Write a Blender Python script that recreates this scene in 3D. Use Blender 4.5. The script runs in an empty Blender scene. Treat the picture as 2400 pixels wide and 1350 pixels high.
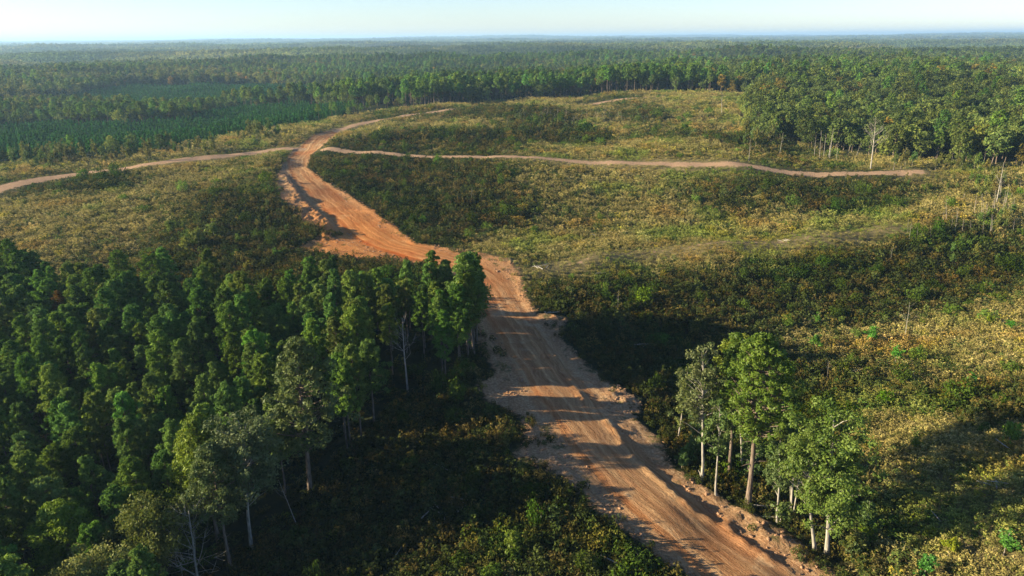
import bpy, math, numpy as np
from mathutils import Matrix, Vector
S = bpy.context.scene
C = S.collection
# ------------------------------------------------------------------ camera, sky, sun
EYE = np.array([0.0, 0.0, 52.0]); F = 1600.0
PITCH = 20.15; ROLL = -0.48
camd = bpy.data.cameras.new('camera'); cam = bpy.data.objects.new('camera', camd); C.objects.link(cam)
camd.sensor_width = 36; camd.lens = 24; camd.clip_start = 0.5; camd.clip_end = 80000
RM = Matrix.Rotation(math.radians(90 - PITCH), 3, 'X') @ Matrix.Rotation(math.radians(ROLL), 3, 'Z')
cam.matrix_world = Matrix.Translation(Vector(EYE)) @ RM.to_4x4()
S.camera = cam
RMn = np.array(RM)
SUN_AZ = -96.0   # degrees clockwise from the view direction
SUN_EL = 17.5
w = bpy.data.worlds.new('World'); S.world = w; w.use_nodes = True
wn = w.node_tree; bg = wn.nodes['Background']
sky = wn.nodes.new('ShaderNodeTexSky'); sky.sky_type = 'NISHITA'; sky.sun_disc = False
sky.sun_elevation = math.radians(SUN_EL); sky.sun_rotation = math.radians(SUN_AZ)
sky.altitude = 100; sky.air_density = 1.0; sky.dust_density = 0.2; sky.ozone_density = 3.0
sm = wn.nodes.new('ShaderNodeMix'); sm.data_type = 'RGBA'; sm.blend_type = 'MULTIPLY'; sm.inputs[0].default_value = 1
sm.inputs[7].default_value = (.98, 1.01, 1.19, 1); wn.links.new(sky.outputs[0], sm.inputs[6]); wn.links.new(sm.outputs[2], bg.inputs[0]); bg.inputs[1].default_value = 0.058
az, el = math.radians(SUN_AZ), math.radians(SUN_EL)
sd = Vector((math.sin(az) * math.cos(el), math.cos(az) * math.cos(el), math.sin(el)))
sl = bpy.data.lights.new('sun', 'SUN'); sun = bpy.data.objects.new('sun', sl); C.objects.link(sun)
sl.energy = 5.0; sl.angle = math.radians(0.5); sl.color = (1.0, 0.85, 0.58)
sun.rotation_euler = sd.to_track_quat('Z', 'Y').to_euler()
S.view_settings.view_transform = 'Standard'; S.view_settings.look = 'None'
S.view_settings.exposure = 1.8; S.view_settings.gamma = 1
S.render.engine = 'CYCLES'
cy = S.cycles
cy.max_bounces = 4; cy.diffuse_bounces = 2; cy.glossy_bounces = 1; cy.transmission_bounces = 2; cy.transparent_max_bounces = 4
cy.volume_bounces = 0; cy.use_denoising = True; cy.sample_clamp_indirect = 3

# ------------------------------------------------------------------ noise
def vnoise(x, y, seed=0):
    xi = np.floor(x).astype(np.int64); yi = np.floor(y).astype(np.int64)
    fx = x - xi; fy = y - yi
    fx = fx * fx * fx * (fx * (fx * 6 - 15) + 10); fy = fy * fy * fy * (fy * (fy * 6 - 15) + 10)
    def h(a, b):
        n = (a * 374761393 + b * 668265263 + seed * 974634777) & 0xffffffff
        n = ((n ^ (n >> 13)) * 1274126177) & 0xffffffff
        n = n ^ (n >> 16)
        return (n & 0xffff) / 32767.5 - 1
    a = h(xi, yi); b = h(xi + 1, yi); c = h(xi, yi + 1); d = h(xi + 1, yi + 1)
    return (a * (1 - fx) + b * fx) * (1 - fy) + (c * (1 - fx) + d * fx) * fy
def fbm(x, y, seed=0, o=4):
    s = 0; a = 0.55; x = np.asarray(x, float); y = np.asarray(y, float)
    for k in range(o):
        s = s + a * vnoise(x, y, seed + k * 17); a *= 0.5
        x, y = x * 1.97 + y * 0.31 + 5.3, y * 1.97 - x * 0.31 + 9.1
    return s
def sst(a, b, v):
    t = np.clip((v - a) / (b - a), 0, 1); return t * t * (3 - 2 * t)

# ------------------------------------------------------------------ terrain heights
def rays(px, py):
    px = np.atleast_1d(np.asarray(px, float)); py = np.atleast_1d(np.asarray(py, float))
    d = np.stack([(px - 1200) / F, (675 - py) / F, -np.ones_like(px)], 1) @ RMn.T
    return d / np.linalg.norm(d, axis=1)[:, None]
def at_z(px, py, z):
    d = rays(px, py); t = (np.asarray(z, float) - EYE[2]) / d[:, 2]
    return EYE[:2] + d[:, :2] * t[:, None]
# (pixel x, pixel y, height) read off the photograph
CP = [(1790,1350,0),(1560,1180,0),(1380,1050,0),(1290,930,-.5),(1210,800,-1),(1160,700,-1),(1120,640,0),(1000,595,1),(880,550,1),(790,480,2),(720,430,3),(690,390,4),(710,350,5),(760,312,5.5),
 (900,700,-1),(800,850,-3),(1000,850,-2),(700,1000,-5),(400,1200,-7),(0,1350,-9),(-300,1350,-10),(800,1200,-4),(1100,1250,-2),(1300,1300,-1),(200,850,-6),(-100,900,-7),(0,650,-4),(300,620,-3),(600,620,-1),(780,610,0),
 (0,510,1),(200,460,3),(430,415,5),(600,385,5),(300,402,4),(0,445,1),(-200,480,-1),(250,540,0),(480,540,1),(620,500,2),(640,440,4),
 (0,392,0),(200,375,1),(400,355,3),(600,325,4),(740,297,5),(100,340,-4),(300,320,-5),(500,300,-4),(200,280,-8),(500,262,-8),(100,240,-9),(600,225,-8),(850,240,0),(300,215,-9),(-200,300,-8),(-300,400,-3),
 (1450,900,-3.5),(1500,800,-5.5),(1350,700,-3),(1600,1000,-4.5),(1700,850,-6.5),(1850,760,-6.5),(2050,720,-6),(2250,650,-5.5),(1700,1230,-2),(1850,1260,-2.5),(1950,1330,-2.5),
 (2100,1000,-3),(2000,870,-5.5),(2300,900,-2),(2400,1080,3.8),(2290,1080,2),(2150,1100,-.8),(2200,1250,0),(2330,1220,2.6),(2400,1300,3.4),(2050,1340,-1),(2400,780,-1.5),(2400,930,.8),(2600,900,3),(2600,1100,6),(2600,1300,5),(2500,650,-2),
 (1150,598,.5),(1400,592,.3),(1700,578,.3),(1950,550,.3),(2200,500,1.8),(2400,470,3),(1350,650,-2.6),(1500,680,-4.2),(1750,670,-4.3),(1950,640,-4),(2200,590,-3),(2350,560,-1),
 (1080,560,-1.5),(1300,548,-2.5),(1500,540,-3),(1750,528,-3),(1950,505,-2.5),(2150,480,-.8),(1000,520,-1),(1000,450,1),(1200,450,1),(1300,420,2.6),(1500,430,1.8),(1700,460,0),(1900,455,.3),(2100,440,1),(950,400,3),(1100,500,-1.5),(1500,470,0),
 (880,362,4.5),(1150,377,4.8),(1450,375,5.3),(1700,402,3.8),(1900,417,2.6),(2150,409,3),(2350,400,3.5),
 (1000,349,3.5),(1250,350,5.5),(1600,335,7.5),(1450,343,7),(1750,352,5.5),(2050,380,4.6),(1250,337,5),(1000,335,4.8),(1500,322,7),(1750,326,5.5),
 (850,307,6.5),(1100,302,7.6),(1400,308,7.8),(1650,318,6.8),(1100,284,6.2),(1400,285,6.4),(1650,283,6.5),
 (850,290,5),(960,268,7),(1130,252,9),(1350,255,9),(1600,258,8.5),(1300,243,7),(1550,222,11.5),(1700,226,11),(1800,250,8),(1400,224,9.5),(1200,234,7),(1050,247,8),
 (1850,300,5.5),(2000,330,5),(2300,340,4),(2400,300,5),(2100,250,7),(2600,380,4),(2600,500,3),(1000,205,0),(1500,185,6),(2000,190,10),(700,190,-6),(2400,220,12)]
def warp(x, y):
    r = np.hypot(x, y); th = np.arctan2(x, np.maximum(y, 1e-3)); th = np.clip(th, -1.15, 1.15)
    return th * 1.6, np.log(np.clip(r, 30, 2500))
cp = np.array(CP, float); cxy = at_z(cp[:, 0], cp[:, 1], cp[:, 2])
A = np.stack(warp(cxy[:, 0], cxy[:, 1]), 1); Z = cp[:, 2]
# low ground hidden just behind the crests (pixel of the crest, metres behind it, height)
LOW = [(1250,350,22,2.5),(1600,335,24,4),(1450,343,22,3.5),(1100,302,26,4.2),(1400,308,26,4.2),(1650,318,24,4.2),(850,307,24,3.5),(1130,252,40,5),(1350,255,40,5),(1400,592,26,-3.3),(1700,578,26,-3.2),(1950,550,26,-3.2),(2200,500,26,-1)]
lw = np.array(LOW, float); zz = np.array([cp[np.argmin(np.hypot(cp[:, 0] - a, cp[:, 1] - b)), 2] for a, b in lw[:, :2]])
lxy = at_z(lw[:, 0], lw[:, 1], zz); lxy = lxy * (1 + lw[:, 2] / np.hypot(lxy[:, 0], lxy[:, 1]))[:, None]
A = np.vstack([A, np.stack(warp(lxy[:, 0], lxy[:, 1]), 1)]); Z = np.concatenate([Z, lw[:, 3]])
ax = [(t, v, z) for t in np.linspace(-1.8, 1.8, 11) for v, z in ((math.log(31), -2), (math.log(1500), 0), (math.log(2400), 0))]
ax = np.array(ax); A = np.vstack([A, ax[:, :2]]); Z = np.concatenate([Z, ax[:, 2]])
def ker(d): return np.sqrt(d * d + 0.02 ** 2)
def solve(A, Z, lam):
    D = np.linalg.norm(A[:, None] - A[None], axis=2)
    n = len(A); M = np.ones((n + 1, n + 1)); M[n, n] = 0; M[:n, :n] = -ker(D) + lam * np.eye(n)
    w_ = np.linalg.solve(M, np.append(Z, 0)); return w_[:n], w_[n]
NT, NR = 420, 480
gt = np.linspace(-1.84, 1.84, NT); gr = np.linspace(math.log(30), math.log(2500), NR)
GT, GR = np.meshgrid(gt, gr, indexing='ij')
def bake(A, Z, lam, sm):
    W, m = solve(A, Z, lam); out = np.zeros(GT.size) + m; P = np.stack([GT.ravel(), GR.ravel()], 1)
    for k in range(len(A)):
        out -= W[k] * ker(np.hypot(P[:, 0] - A[k, 0], P[:, 1] - A[k, 1]))
    g = out.reshape(GT.shape)
    for _ in range(sm):
        g = np.pad(g, 1, mode='edge'); g = (g[:-2, 1:-1] + g[2:, 1:-1] + g[1:-1, :-2] + g[1:-1, 2:] + 2 * g[1:-1, 1:-1]) / 6
    return g
HG = bake(A, Z, 0.02, 14)
def samp(G, x, y):
    a, b = warp(x, y)
    i = np.clip((a - gt[0]) / (gt[1] - gt[0]), 0, NT - 1.001); j = np.clip((b - gr[0]) / (gr[1] - gr[0]), 0, NR - 1.001)
    i0 = i.astype(int); j0 = j.astype(int); fi = i - i0; fj = j - j0
    return (G[i0, j0] * (1 - fi) + G[i0 + 1, j0] * fi) * (1 - fj) + (G[i0, j0 + 1] * (1 - fi) + G[i0 + 1, j0 + 1] * fi) * fj
def h_base(x, y):
    x = np.asarray(x, float); y = np.asarray(y, float); r = np.hypot(x, y)
    z = samp(HG, x, y)
    z = z + sst(115, 280, r) * (3.1 * fbm(x / 40, y / 62, 3) + 0.25 * fbm(x / 13, y / 13, 8, 2))
    z = z + sst(480, 1700, r) * (24 * fbm(x / 480, y / 340, 11, 3) + 10 * fbm(x / 2600, y / 1500, 21, 3))
    z = z + sst(6000, 15000, r) * np.clip(36 + 80 * fbm(x / 3600, y / 5200, 31, 4), -20, 75)
    return np.where(r > 5000, np.minimum(z, 88), z)
def unproj(px, py, dh=0.0, H=h_base):
    """ground point seen at a pixel (dh: the point dh above ground seen there)"""
    d = rays(px, py); n = len(d); dh = np.broadcast_to(np.asarray(dh, float), (n,))
    ts = 30 * 1.02 ** np.arange(340); best = np.empty(n)
    for k0 in range(0, n, 64):
        dd = d[k0:k0 + 64]; p = EYE + dd[:, None] * ts[None, :, None]
        bl = p[..., 2] < H(p[..., 0].ravel(), p[..., 1].ravel()).reshape(p.shape[:2]) + dh[k0:k0 + 64, None]; bl[:, -1] = True
        best[k0:k0 + 64] = ts[bl.argmax(1)]
    lo, hi = best / 1.02, best.copy()
    for _ in range(12):
        m = (lo + hi) / 2; p = EYE + d * m[:, None]; b = p[:, 2] < H(p[:, 0], p[:, 1]) + dh
        hi = np.where(b, m, hi); lo = np.where(b, lo, m)
    return (EYE + d * hi[:, None])[:, :2]
def poly(pts, H=h_base):
    a = np.array(pts, float); return unproj(a[:, 0], a[:, 1])
def inpoly(x, y, P):
    c = np.zeros(np.shape(x), bool); n = len(P)
    for i in range(n):
        x1, y1 = P[i]; x2, y2 = P[(i + 1) % n]
        if y1 == y2: continue
        m = ((y1 > y) != (y2 > y)) & (x < (x2 - x1) * (y - y1) / (y2 - y1) + x1); c ^= m
    return c
def segdist(x, y, P, closed=False):
    """distance, side, arc length to a polyline"""
    n = len(P); best = np.full(np.shape(x), 1e9); side = np.zeros(np.shape(x)); arc = np.zeros(np.shape(x)); s0 = 0
    for i in range(n if closed else n - 1):
        p = P[i]; q = P[(i + 1) % n]; e = q - p; L = math.hypot(*e)
        if L < 1e-6: continue
        t = np.clip(((x - p[0]) * e[0] + (y - p[1]) * e[1]) / L ** 2, 0, 1)
        dx = x - p[0] - t * e[0]; dy = y - p[1] - t * e[1]; d = np.hypot(dx, dy); m = d < best
        best = np.where(m, d, best); side = np.where(m, np.sign(e[0] * dy - e[1] * dx), side); arc = np.where(m, s0 + t * L, arc); s0 += L
    return best, side, arc
def smooth_line(P, k=2):
    for _ in range(k):
        Q = [P[0]]
        for a, b in zip(P[:-1], P[1:]): Q += [a * .75 + b * .25, a * .25 + b * .75]
        P = np.array(Q + [P[-1]])
    return P

ROAD_L = [(1720,1460),(1600,1345),(1500,1270),(1395,1195),(1320,1120),(1245,1085),(1205,1072),(1238,1040),(1212,975),(1140,945),(1120,905),(1162,880),(1118,800),(1112,720),(1085,660),(1010,622),(905,615),(790,604),(705,583),(770,556),(718,528),(688,500),(654,462),(652,408),(668,375),(685,352),(722,325),(748,312),(765,307)]
ROAD_R = [(2060,1460),(1955,1350),(1870,1270),(1740,1200),(1650,1150),(1570,1090),(1545,1030),(1485,985),(1500,945),(1430,905),(1370,850),(1310,790),(1330,750),(1262,735),(1228,690),(1222,645),(1190,612),(1110,592),(1040,580),(975,570),(930,535),(880,500),(825,463),(760,425),(718,392),(730,362),(775,330),(800,309)]
PLOT = poly(ROAD_L[::1] + ROAD_R[::-1])
CL = smooth_line(poly([(1900,1460),(1770,1345),(1640,1250),(1500,1130),(1400,1030),(1320,920),(1235,800),(1175,710),(1140,650),(1080,618),(980,590),(880,560),(810,500),(745,440),(700,400),(700,368),(735,325),(785,308)]))
def even(P, wd, it=60):
    d = np.concatenate([[0], np.cumsum(np.hypot(*np.diff(P, axis=0).T))]); q = np.linspace(0, d[-1], 60); Q = np.stack([np.interp(q, d, P[:, k]) for k in (0, 1)], 1)
    for _ in range(it): Q[1:-1] = (Q[:-2] + 2 * Q[1:-1] + Q[2:]) / 4
    return Q
TRK = {
 'left':  (smooth_line(poly([(-120,490),(0,446),(100,424),(200,409),(330,394),(450,380),(560,365),(640,354),(700,349)])), 4.0),
 'right': (smooth_line(poly([(760,352),(850,357),(950,367),(1060,377),(1150,379),(1300,375),(1450,378),(1560,390),(1700,405),(1850,416),(1960,412),(2100,409),(2150,408)])), 2.6),
 'far':   (smooth_line(poly([(790,308),(830,296),(880,286),(940,277),(1000,268),(1060,259)])), 3.0),
 'top':   (smooth_line(poly([(1370,248),(1420,240),(1480,233),(1550,229)])), 3.5),
 'ridge': (smooth_line(poly([(1290,636),(1370,618),(1500,596),(1620,584),(1740,576),(1835,572),(1950,560),(2080,540)])), -.1)}
for k_, it_ in (('left', 20), ('right', 140), ('far', 12), ('top', 12), ('ridge', 20)): TRK[k_] = (even(TRK[k_][0], 0, it_), TRK[k_][1])
MOUND = [(1450,940,4.5,1.1),(1500,938,3,.8),(1300,752,3,.8),(1250,755,2,.5),(1340,770,2,.7),(1560,1068,1,.9),(1600,1130,1.2,.7),(1660,1160,1.6,.8),(1740,1212,2,1.1),(1800,1262,2.2,1.0),(1850,1290,2.0,.9),
 (1900,1330,2,.8),(1130,893,2.5,.7),(1085,930,3,.6),(1240,1062,4,.5),(1180,1068,3,.5),(700,500,3.5,3),(740,548,4,3),(690,470,3,2.4),(760,560,4,2.2),(730,515,3,2),(1225,650,2,.9),(1235,690,1.8,.8),(1195,612,2.5,.8),(1120,600,2.5,.8),(830,455,3,.7),(880,497,3,.7),(1460,1000,2,.5)]
MW = poly([m[:2] for m in MOUND])
# ridges of pushed earth beside the carriageway
BERM = [(smooth_line(poly(q)), ww, hh) for q, ww, hh in (
 ([(1245,765),(1290,815),(1330,880),(1375,945)], .55, .45),
 ([(1425,985),(1470,1050),(1540,1120),(1620,1190),(1700,1235)], .7, .55),
 ([(1705,1215),(1720,1255),(1790,1300),(1880,1350)], .7, .6),
 ([(1335,770),(1400,850),(1440,905)], .8, .4),
 ([(1185,940),(1240,1000),(1290,1070),(1370,1150),(1480,1250)], .5, .3),
 ([(1115,740),(1140,800),(1175,870)], .5, .35),
 ([(665,410),(690,450),(740,500),(770,545)], 1.2, .8),
 ([(700,515),(745,500),(775,525),(770,552),(710,580)], .8, .8),
 ([(770,430),(850,458)], .7, .6), ([(830,490),(905,503)], .7, .6))]
def road_fields(x, y):
    """signed distance to the bared earth, lateral and arc position along the carriageway (near ground only)"""
    d, _, _ = segdist(x, y, PLOT, True); ins = inpoly(x, y, PLOT); sdf = np.where(ins, -d, d)
    c, s, a = segdist(x, y, CL); return sdf, c * s, a
def track_dist(x, y):
    t = np.full(np.shape(x), 50.0)
    for P, wd in TRK.values():
        d, _, _ = segdist(x, y, P); t = np.minimum(t, d - wd)
    return t
def h_all(x, y, fields=None):
    z = h_base(x, y); sdf, lat, arc = fields if fields is not None else road_fields(x, y)
    ins = sst(2.5, -1.5, sdf)
    z = z - 0.35 * ins * sst(9, 5, np.abs(lat)) + 0.22 * sst(2.2, 0, np.abs(sdf)) * (1 + fbm(x / 3, y / 3, 5, 2))
    z = z + ins * (0.10 * fbm(x / 1.6, y / 1.6, 41, 2) * sst(3, 6, np.abs(lat)) + 0.035 * vnoise(lat / 0.45, arc / 9, 43))
    for (mx, my), (_, _, rad, hh) in zip(MW, MOUND):
        q = np.hypot(x - mx, y - my); m = q < rad * 3
        if m.any():
            b = np.exp(-(q / rad) ** 2) * hh * .5 * (1 + 1.1 * fbm(x / 1.1, y / 1.1, 47, 3)); z = np.where(m, z + b, z)
    for P, ww, hh in BERM:
        q = segdist(x, y, P)[0]; z = z + np.where(q < ww * 4, np.exp(-(q / ww) ** 2) * hh * .7 * (1 + 1.3 * fbm(x / 1.3, y / 1.3, 49, 2)), 0)
    return z
def h_any(x, y):
    x = np.asarray(x, float); y = np.asarray(y, float)
    near = (np.hypot(x, y) < 520); z = h_base(x, y)
    if near.any(): z = z.copy(); z[near] = h_all(x[near], y[near])
    return z

# ------------------------------------------------------------------ where the meadow is bushy and dark (-1) or golden (+1), shade and crest light painted in
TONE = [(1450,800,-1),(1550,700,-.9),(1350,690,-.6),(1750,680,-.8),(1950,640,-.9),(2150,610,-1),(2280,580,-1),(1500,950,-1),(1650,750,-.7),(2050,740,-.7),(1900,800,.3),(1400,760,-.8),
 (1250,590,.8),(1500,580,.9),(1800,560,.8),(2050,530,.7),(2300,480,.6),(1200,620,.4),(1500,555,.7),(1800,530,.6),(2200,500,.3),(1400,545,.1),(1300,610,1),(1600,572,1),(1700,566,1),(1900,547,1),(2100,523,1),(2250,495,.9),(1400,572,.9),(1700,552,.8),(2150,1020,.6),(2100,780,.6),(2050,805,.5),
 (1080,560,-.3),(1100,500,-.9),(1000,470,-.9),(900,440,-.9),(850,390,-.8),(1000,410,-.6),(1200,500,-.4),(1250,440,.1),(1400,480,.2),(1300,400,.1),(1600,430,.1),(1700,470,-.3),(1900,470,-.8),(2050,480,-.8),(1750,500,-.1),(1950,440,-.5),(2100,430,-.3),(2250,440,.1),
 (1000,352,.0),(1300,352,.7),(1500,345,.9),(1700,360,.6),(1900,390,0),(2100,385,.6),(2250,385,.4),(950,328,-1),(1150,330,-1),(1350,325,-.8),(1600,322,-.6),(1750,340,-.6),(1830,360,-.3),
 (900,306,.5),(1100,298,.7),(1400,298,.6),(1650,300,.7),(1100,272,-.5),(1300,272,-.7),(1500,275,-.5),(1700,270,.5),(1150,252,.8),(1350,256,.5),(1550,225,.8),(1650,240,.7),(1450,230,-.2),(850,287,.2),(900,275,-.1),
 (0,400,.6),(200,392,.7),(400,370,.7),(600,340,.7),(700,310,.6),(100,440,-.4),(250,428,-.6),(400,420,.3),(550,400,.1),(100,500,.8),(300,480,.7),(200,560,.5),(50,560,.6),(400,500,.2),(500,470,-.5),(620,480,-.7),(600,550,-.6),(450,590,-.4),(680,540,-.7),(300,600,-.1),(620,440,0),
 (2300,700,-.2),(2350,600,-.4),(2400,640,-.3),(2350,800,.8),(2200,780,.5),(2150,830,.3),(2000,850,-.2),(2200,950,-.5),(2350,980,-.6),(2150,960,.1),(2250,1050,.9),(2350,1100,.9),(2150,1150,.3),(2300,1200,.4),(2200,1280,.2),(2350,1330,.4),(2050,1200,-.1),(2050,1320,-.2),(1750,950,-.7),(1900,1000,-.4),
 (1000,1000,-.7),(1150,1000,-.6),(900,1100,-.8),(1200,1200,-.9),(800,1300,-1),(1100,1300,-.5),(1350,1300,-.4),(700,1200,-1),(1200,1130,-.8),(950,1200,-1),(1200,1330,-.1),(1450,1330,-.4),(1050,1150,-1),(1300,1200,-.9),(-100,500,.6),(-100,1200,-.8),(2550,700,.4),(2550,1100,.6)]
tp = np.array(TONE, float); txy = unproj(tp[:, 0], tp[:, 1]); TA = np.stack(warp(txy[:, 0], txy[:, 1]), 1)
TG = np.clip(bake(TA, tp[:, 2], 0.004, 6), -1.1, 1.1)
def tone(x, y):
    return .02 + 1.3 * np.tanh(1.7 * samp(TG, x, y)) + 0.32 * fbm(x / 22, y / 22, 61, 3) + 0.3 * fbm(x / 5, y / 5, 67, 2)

# clearing outline (everything beyond is woodland)
CLEAR = poly([(-500,440),(-200,400),(0,388),(100,378),(300,366),(430,345),(540,320),(650,301),(740,290),(800,277),(900,262),(1050,246),(1250,233),(1400,222),(1600,218),(1770,220),(1800,238),(1735,262),(1740,300),(1800,333),(1900,352),(2050,368),(2200,380),(2330,392),(2450,398),(2900,430)])
CLEAR = np.vstack([CLEAR, [[400, 0], [400, -200], [-400, -200], [-400, 0]]])
YOUNG = [poly(q) for q in ([(60,300),(300,285),(560,262),(720,250),(830,256),(720,292),(560,318),(430,342),(300,360),(100,372),(-200,380),(-200,330)],
                           [(120,238),(300,205),(600,203),(900,205),(990,212),(860,228),(700,246),(500,262),(260,272),(-100,262)])]
STRIP = [poly(q) for q in ([(-100,262),(60,250),(250,262),(420,262),(560,250),(440,288),(300,298),(100,300),(-100,310)],)]

# ------------------------------------------------------------------ materials
def nodes(m):
    m.use_nodes = True; nt = m.node_tree; nt.nodes.clear(); return nt, nt.nodes.new
def leaf_mat(name, col, trans=0.3, var=0.5, alt=None, sheen=0.0):
    m = bpy.data.materials.new(name); nt, N = nodes(m); L = nt.links.new
    out = N('ShaderNodeOutputMaterial')
    ti = N('ShaderNodeAttribute'); ti.attribute_type = 'INSTANCER'; ti.attribute_name = 'tint'
    lv = N('ShaderNodeAttribute'); lv.attribute_name = 'lv'
    mixc = N('ShaderNodeMix'); mixc.data_type = 'RGBA'
    mixc.inputs[6].default_value = (*col, 1); mixc.inputs[7].default_value = (*(alt or [c * 1.5 for c in col]), 1); L(lv.outputs['Fac'], mixc.inputs[0])
    mu = N('ShaderNodeMix'); mu.data_type = 'RGBA'; mu.blend_type = 'MULTIPLY'; mu.inputs[0].default_value = 1
    L(mixc.outputs[2], mu.inputs[6]); L(ti.outputs['Color'], mu.inputs[7])
    oi = N('ShaderNodeObjectInfo'); mr = N('ShaderNodeMapRange'); mr.inputs[3].default_value = 1 - var / 2; mr.inputs[4].default_value = 1 + var / 2
    L(oi.outputs['Random'], mr.inputs[0])
    vm = N('ShaderNodeVectorMath'); vm.operation = 'SCALE'; L(mu.outputs[2], vm.inputs[0]); L(mr.outputs[0], vm.inputs['Scale'])
    d = N('ShaderNodeBsdfDiffuse'); t = N('ShaderNodeBsdfTranslucent'); ms = N('ShaderNodeMixShader'); ms.inputs[0].default_value = trans
    L(vm.outputs[0], d.inputs[0]); L(vm.outputs[0], t.inputs[0]); L(d.outputs[0], ms.inputs[1]); L(t.outputs[0], ms.inputs[2])
    last = ms
    if sheen:
        g = N('ShaderNodeBsdfGlossy'); g.inputs['Roughness'].default_value = 0.5; g.inputs[0].default_value = (.5, .55, .5, 1)
        m2 = N('ShaderNodeMixShader'); m2.inputs[0].default_value = sheen; L(last.outputs[0], m2.inputs[1]); L(g.outputs[0], m2.inputs[2]); last = m2
    L(last.outputs[0], out.inputs[0]); return m
def bark_mat(name, col, col2):
    m = bpy.data.materials.new(name); nt, N = nodes(m); L = nt.links.new
    out = N('ShaderNodeOutputMaterial'); d = N('ShaderNodeBsdfDiffuse'); tc = N('ShaderNodeTexCoord'); mp = N('ShaderNodeMapping')
    mp.inputs['Scale'].default_value = (6, 6, 1.2); n = N('ShaderNodeTexNoise'); n.inputs['Scale'].default_value = 1.0; n.inputs['Detail'].default_value = 6
    r = N('ShaderNodeValToRGB'); r.color_ramp.elements[0].position = .35; r.color_ramp.elements[1].position = .65
    r.color_ramp.elements[0].color = (*col, 1); r.color_ramp.elements[1].color = (*col2, 1)
    b = N('ShaderNodeBump'); b.inputs['Strength'].default_value = .6; b.inputs['Distance'].default_value = .05
    L(tc.outputs['Object'], mp.inputs[0]); L(mp.outputs[0], n.inputs[0]); L(n.outputs[0], r.inputs[0]); L(r.outputs[0], d.inputs[0])
    L(n.outputs[0], b.inputs['Height']); L(b.outputs[0], d.inputs['Normal']); L(d.outputs[0], out.inputs[0]); return m
M_PINE = leaf_mat('pine_needles', (.052, .092, .018), .36, .4, (.160, .215, .044))
M_BROAD = leaf_mat('broad_leaves', (.040, .074, .020), .36, .7, (.140, .178, .050))
M_HERO = leaf_mat('roadside_leaves', (.045, .078, .018), .34, .2, (.130, .160, .050), .02)
M_YOUNG = leaf_mat('young_pine_needles', (.034, .095, .026), .3, .3, (.060, .145, .040))
M_BUSH = leaf_mat('bush_leaves', (.034, .052, .013), .3, .5, (.095, .115, .030))
M_GOLD = leaf_mat('goldenrod_plumes', (.145, .120, .038), .35, .5, (.280, .232, .078))
M_STEM = leaf_mat('goldenrod_stems', (.070, .080, .022), .3, .5, (.130, .130, .036))
M_DRY = leaf_mat('dry_grass', (.145, .118, .044), .3, .5, (.260, .215, .085))
M_BARK = bark_mat('pine_bark', (.08, .06, .045), (.20, .155, .12))
M_PALE = bark_mat('pale_bark', (.15, .135, .11), (.35, .32, .265))
M_DEAD = bark_mat('dead_wood', (.18, .155, .13), (.36, .315, .265))

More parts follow.
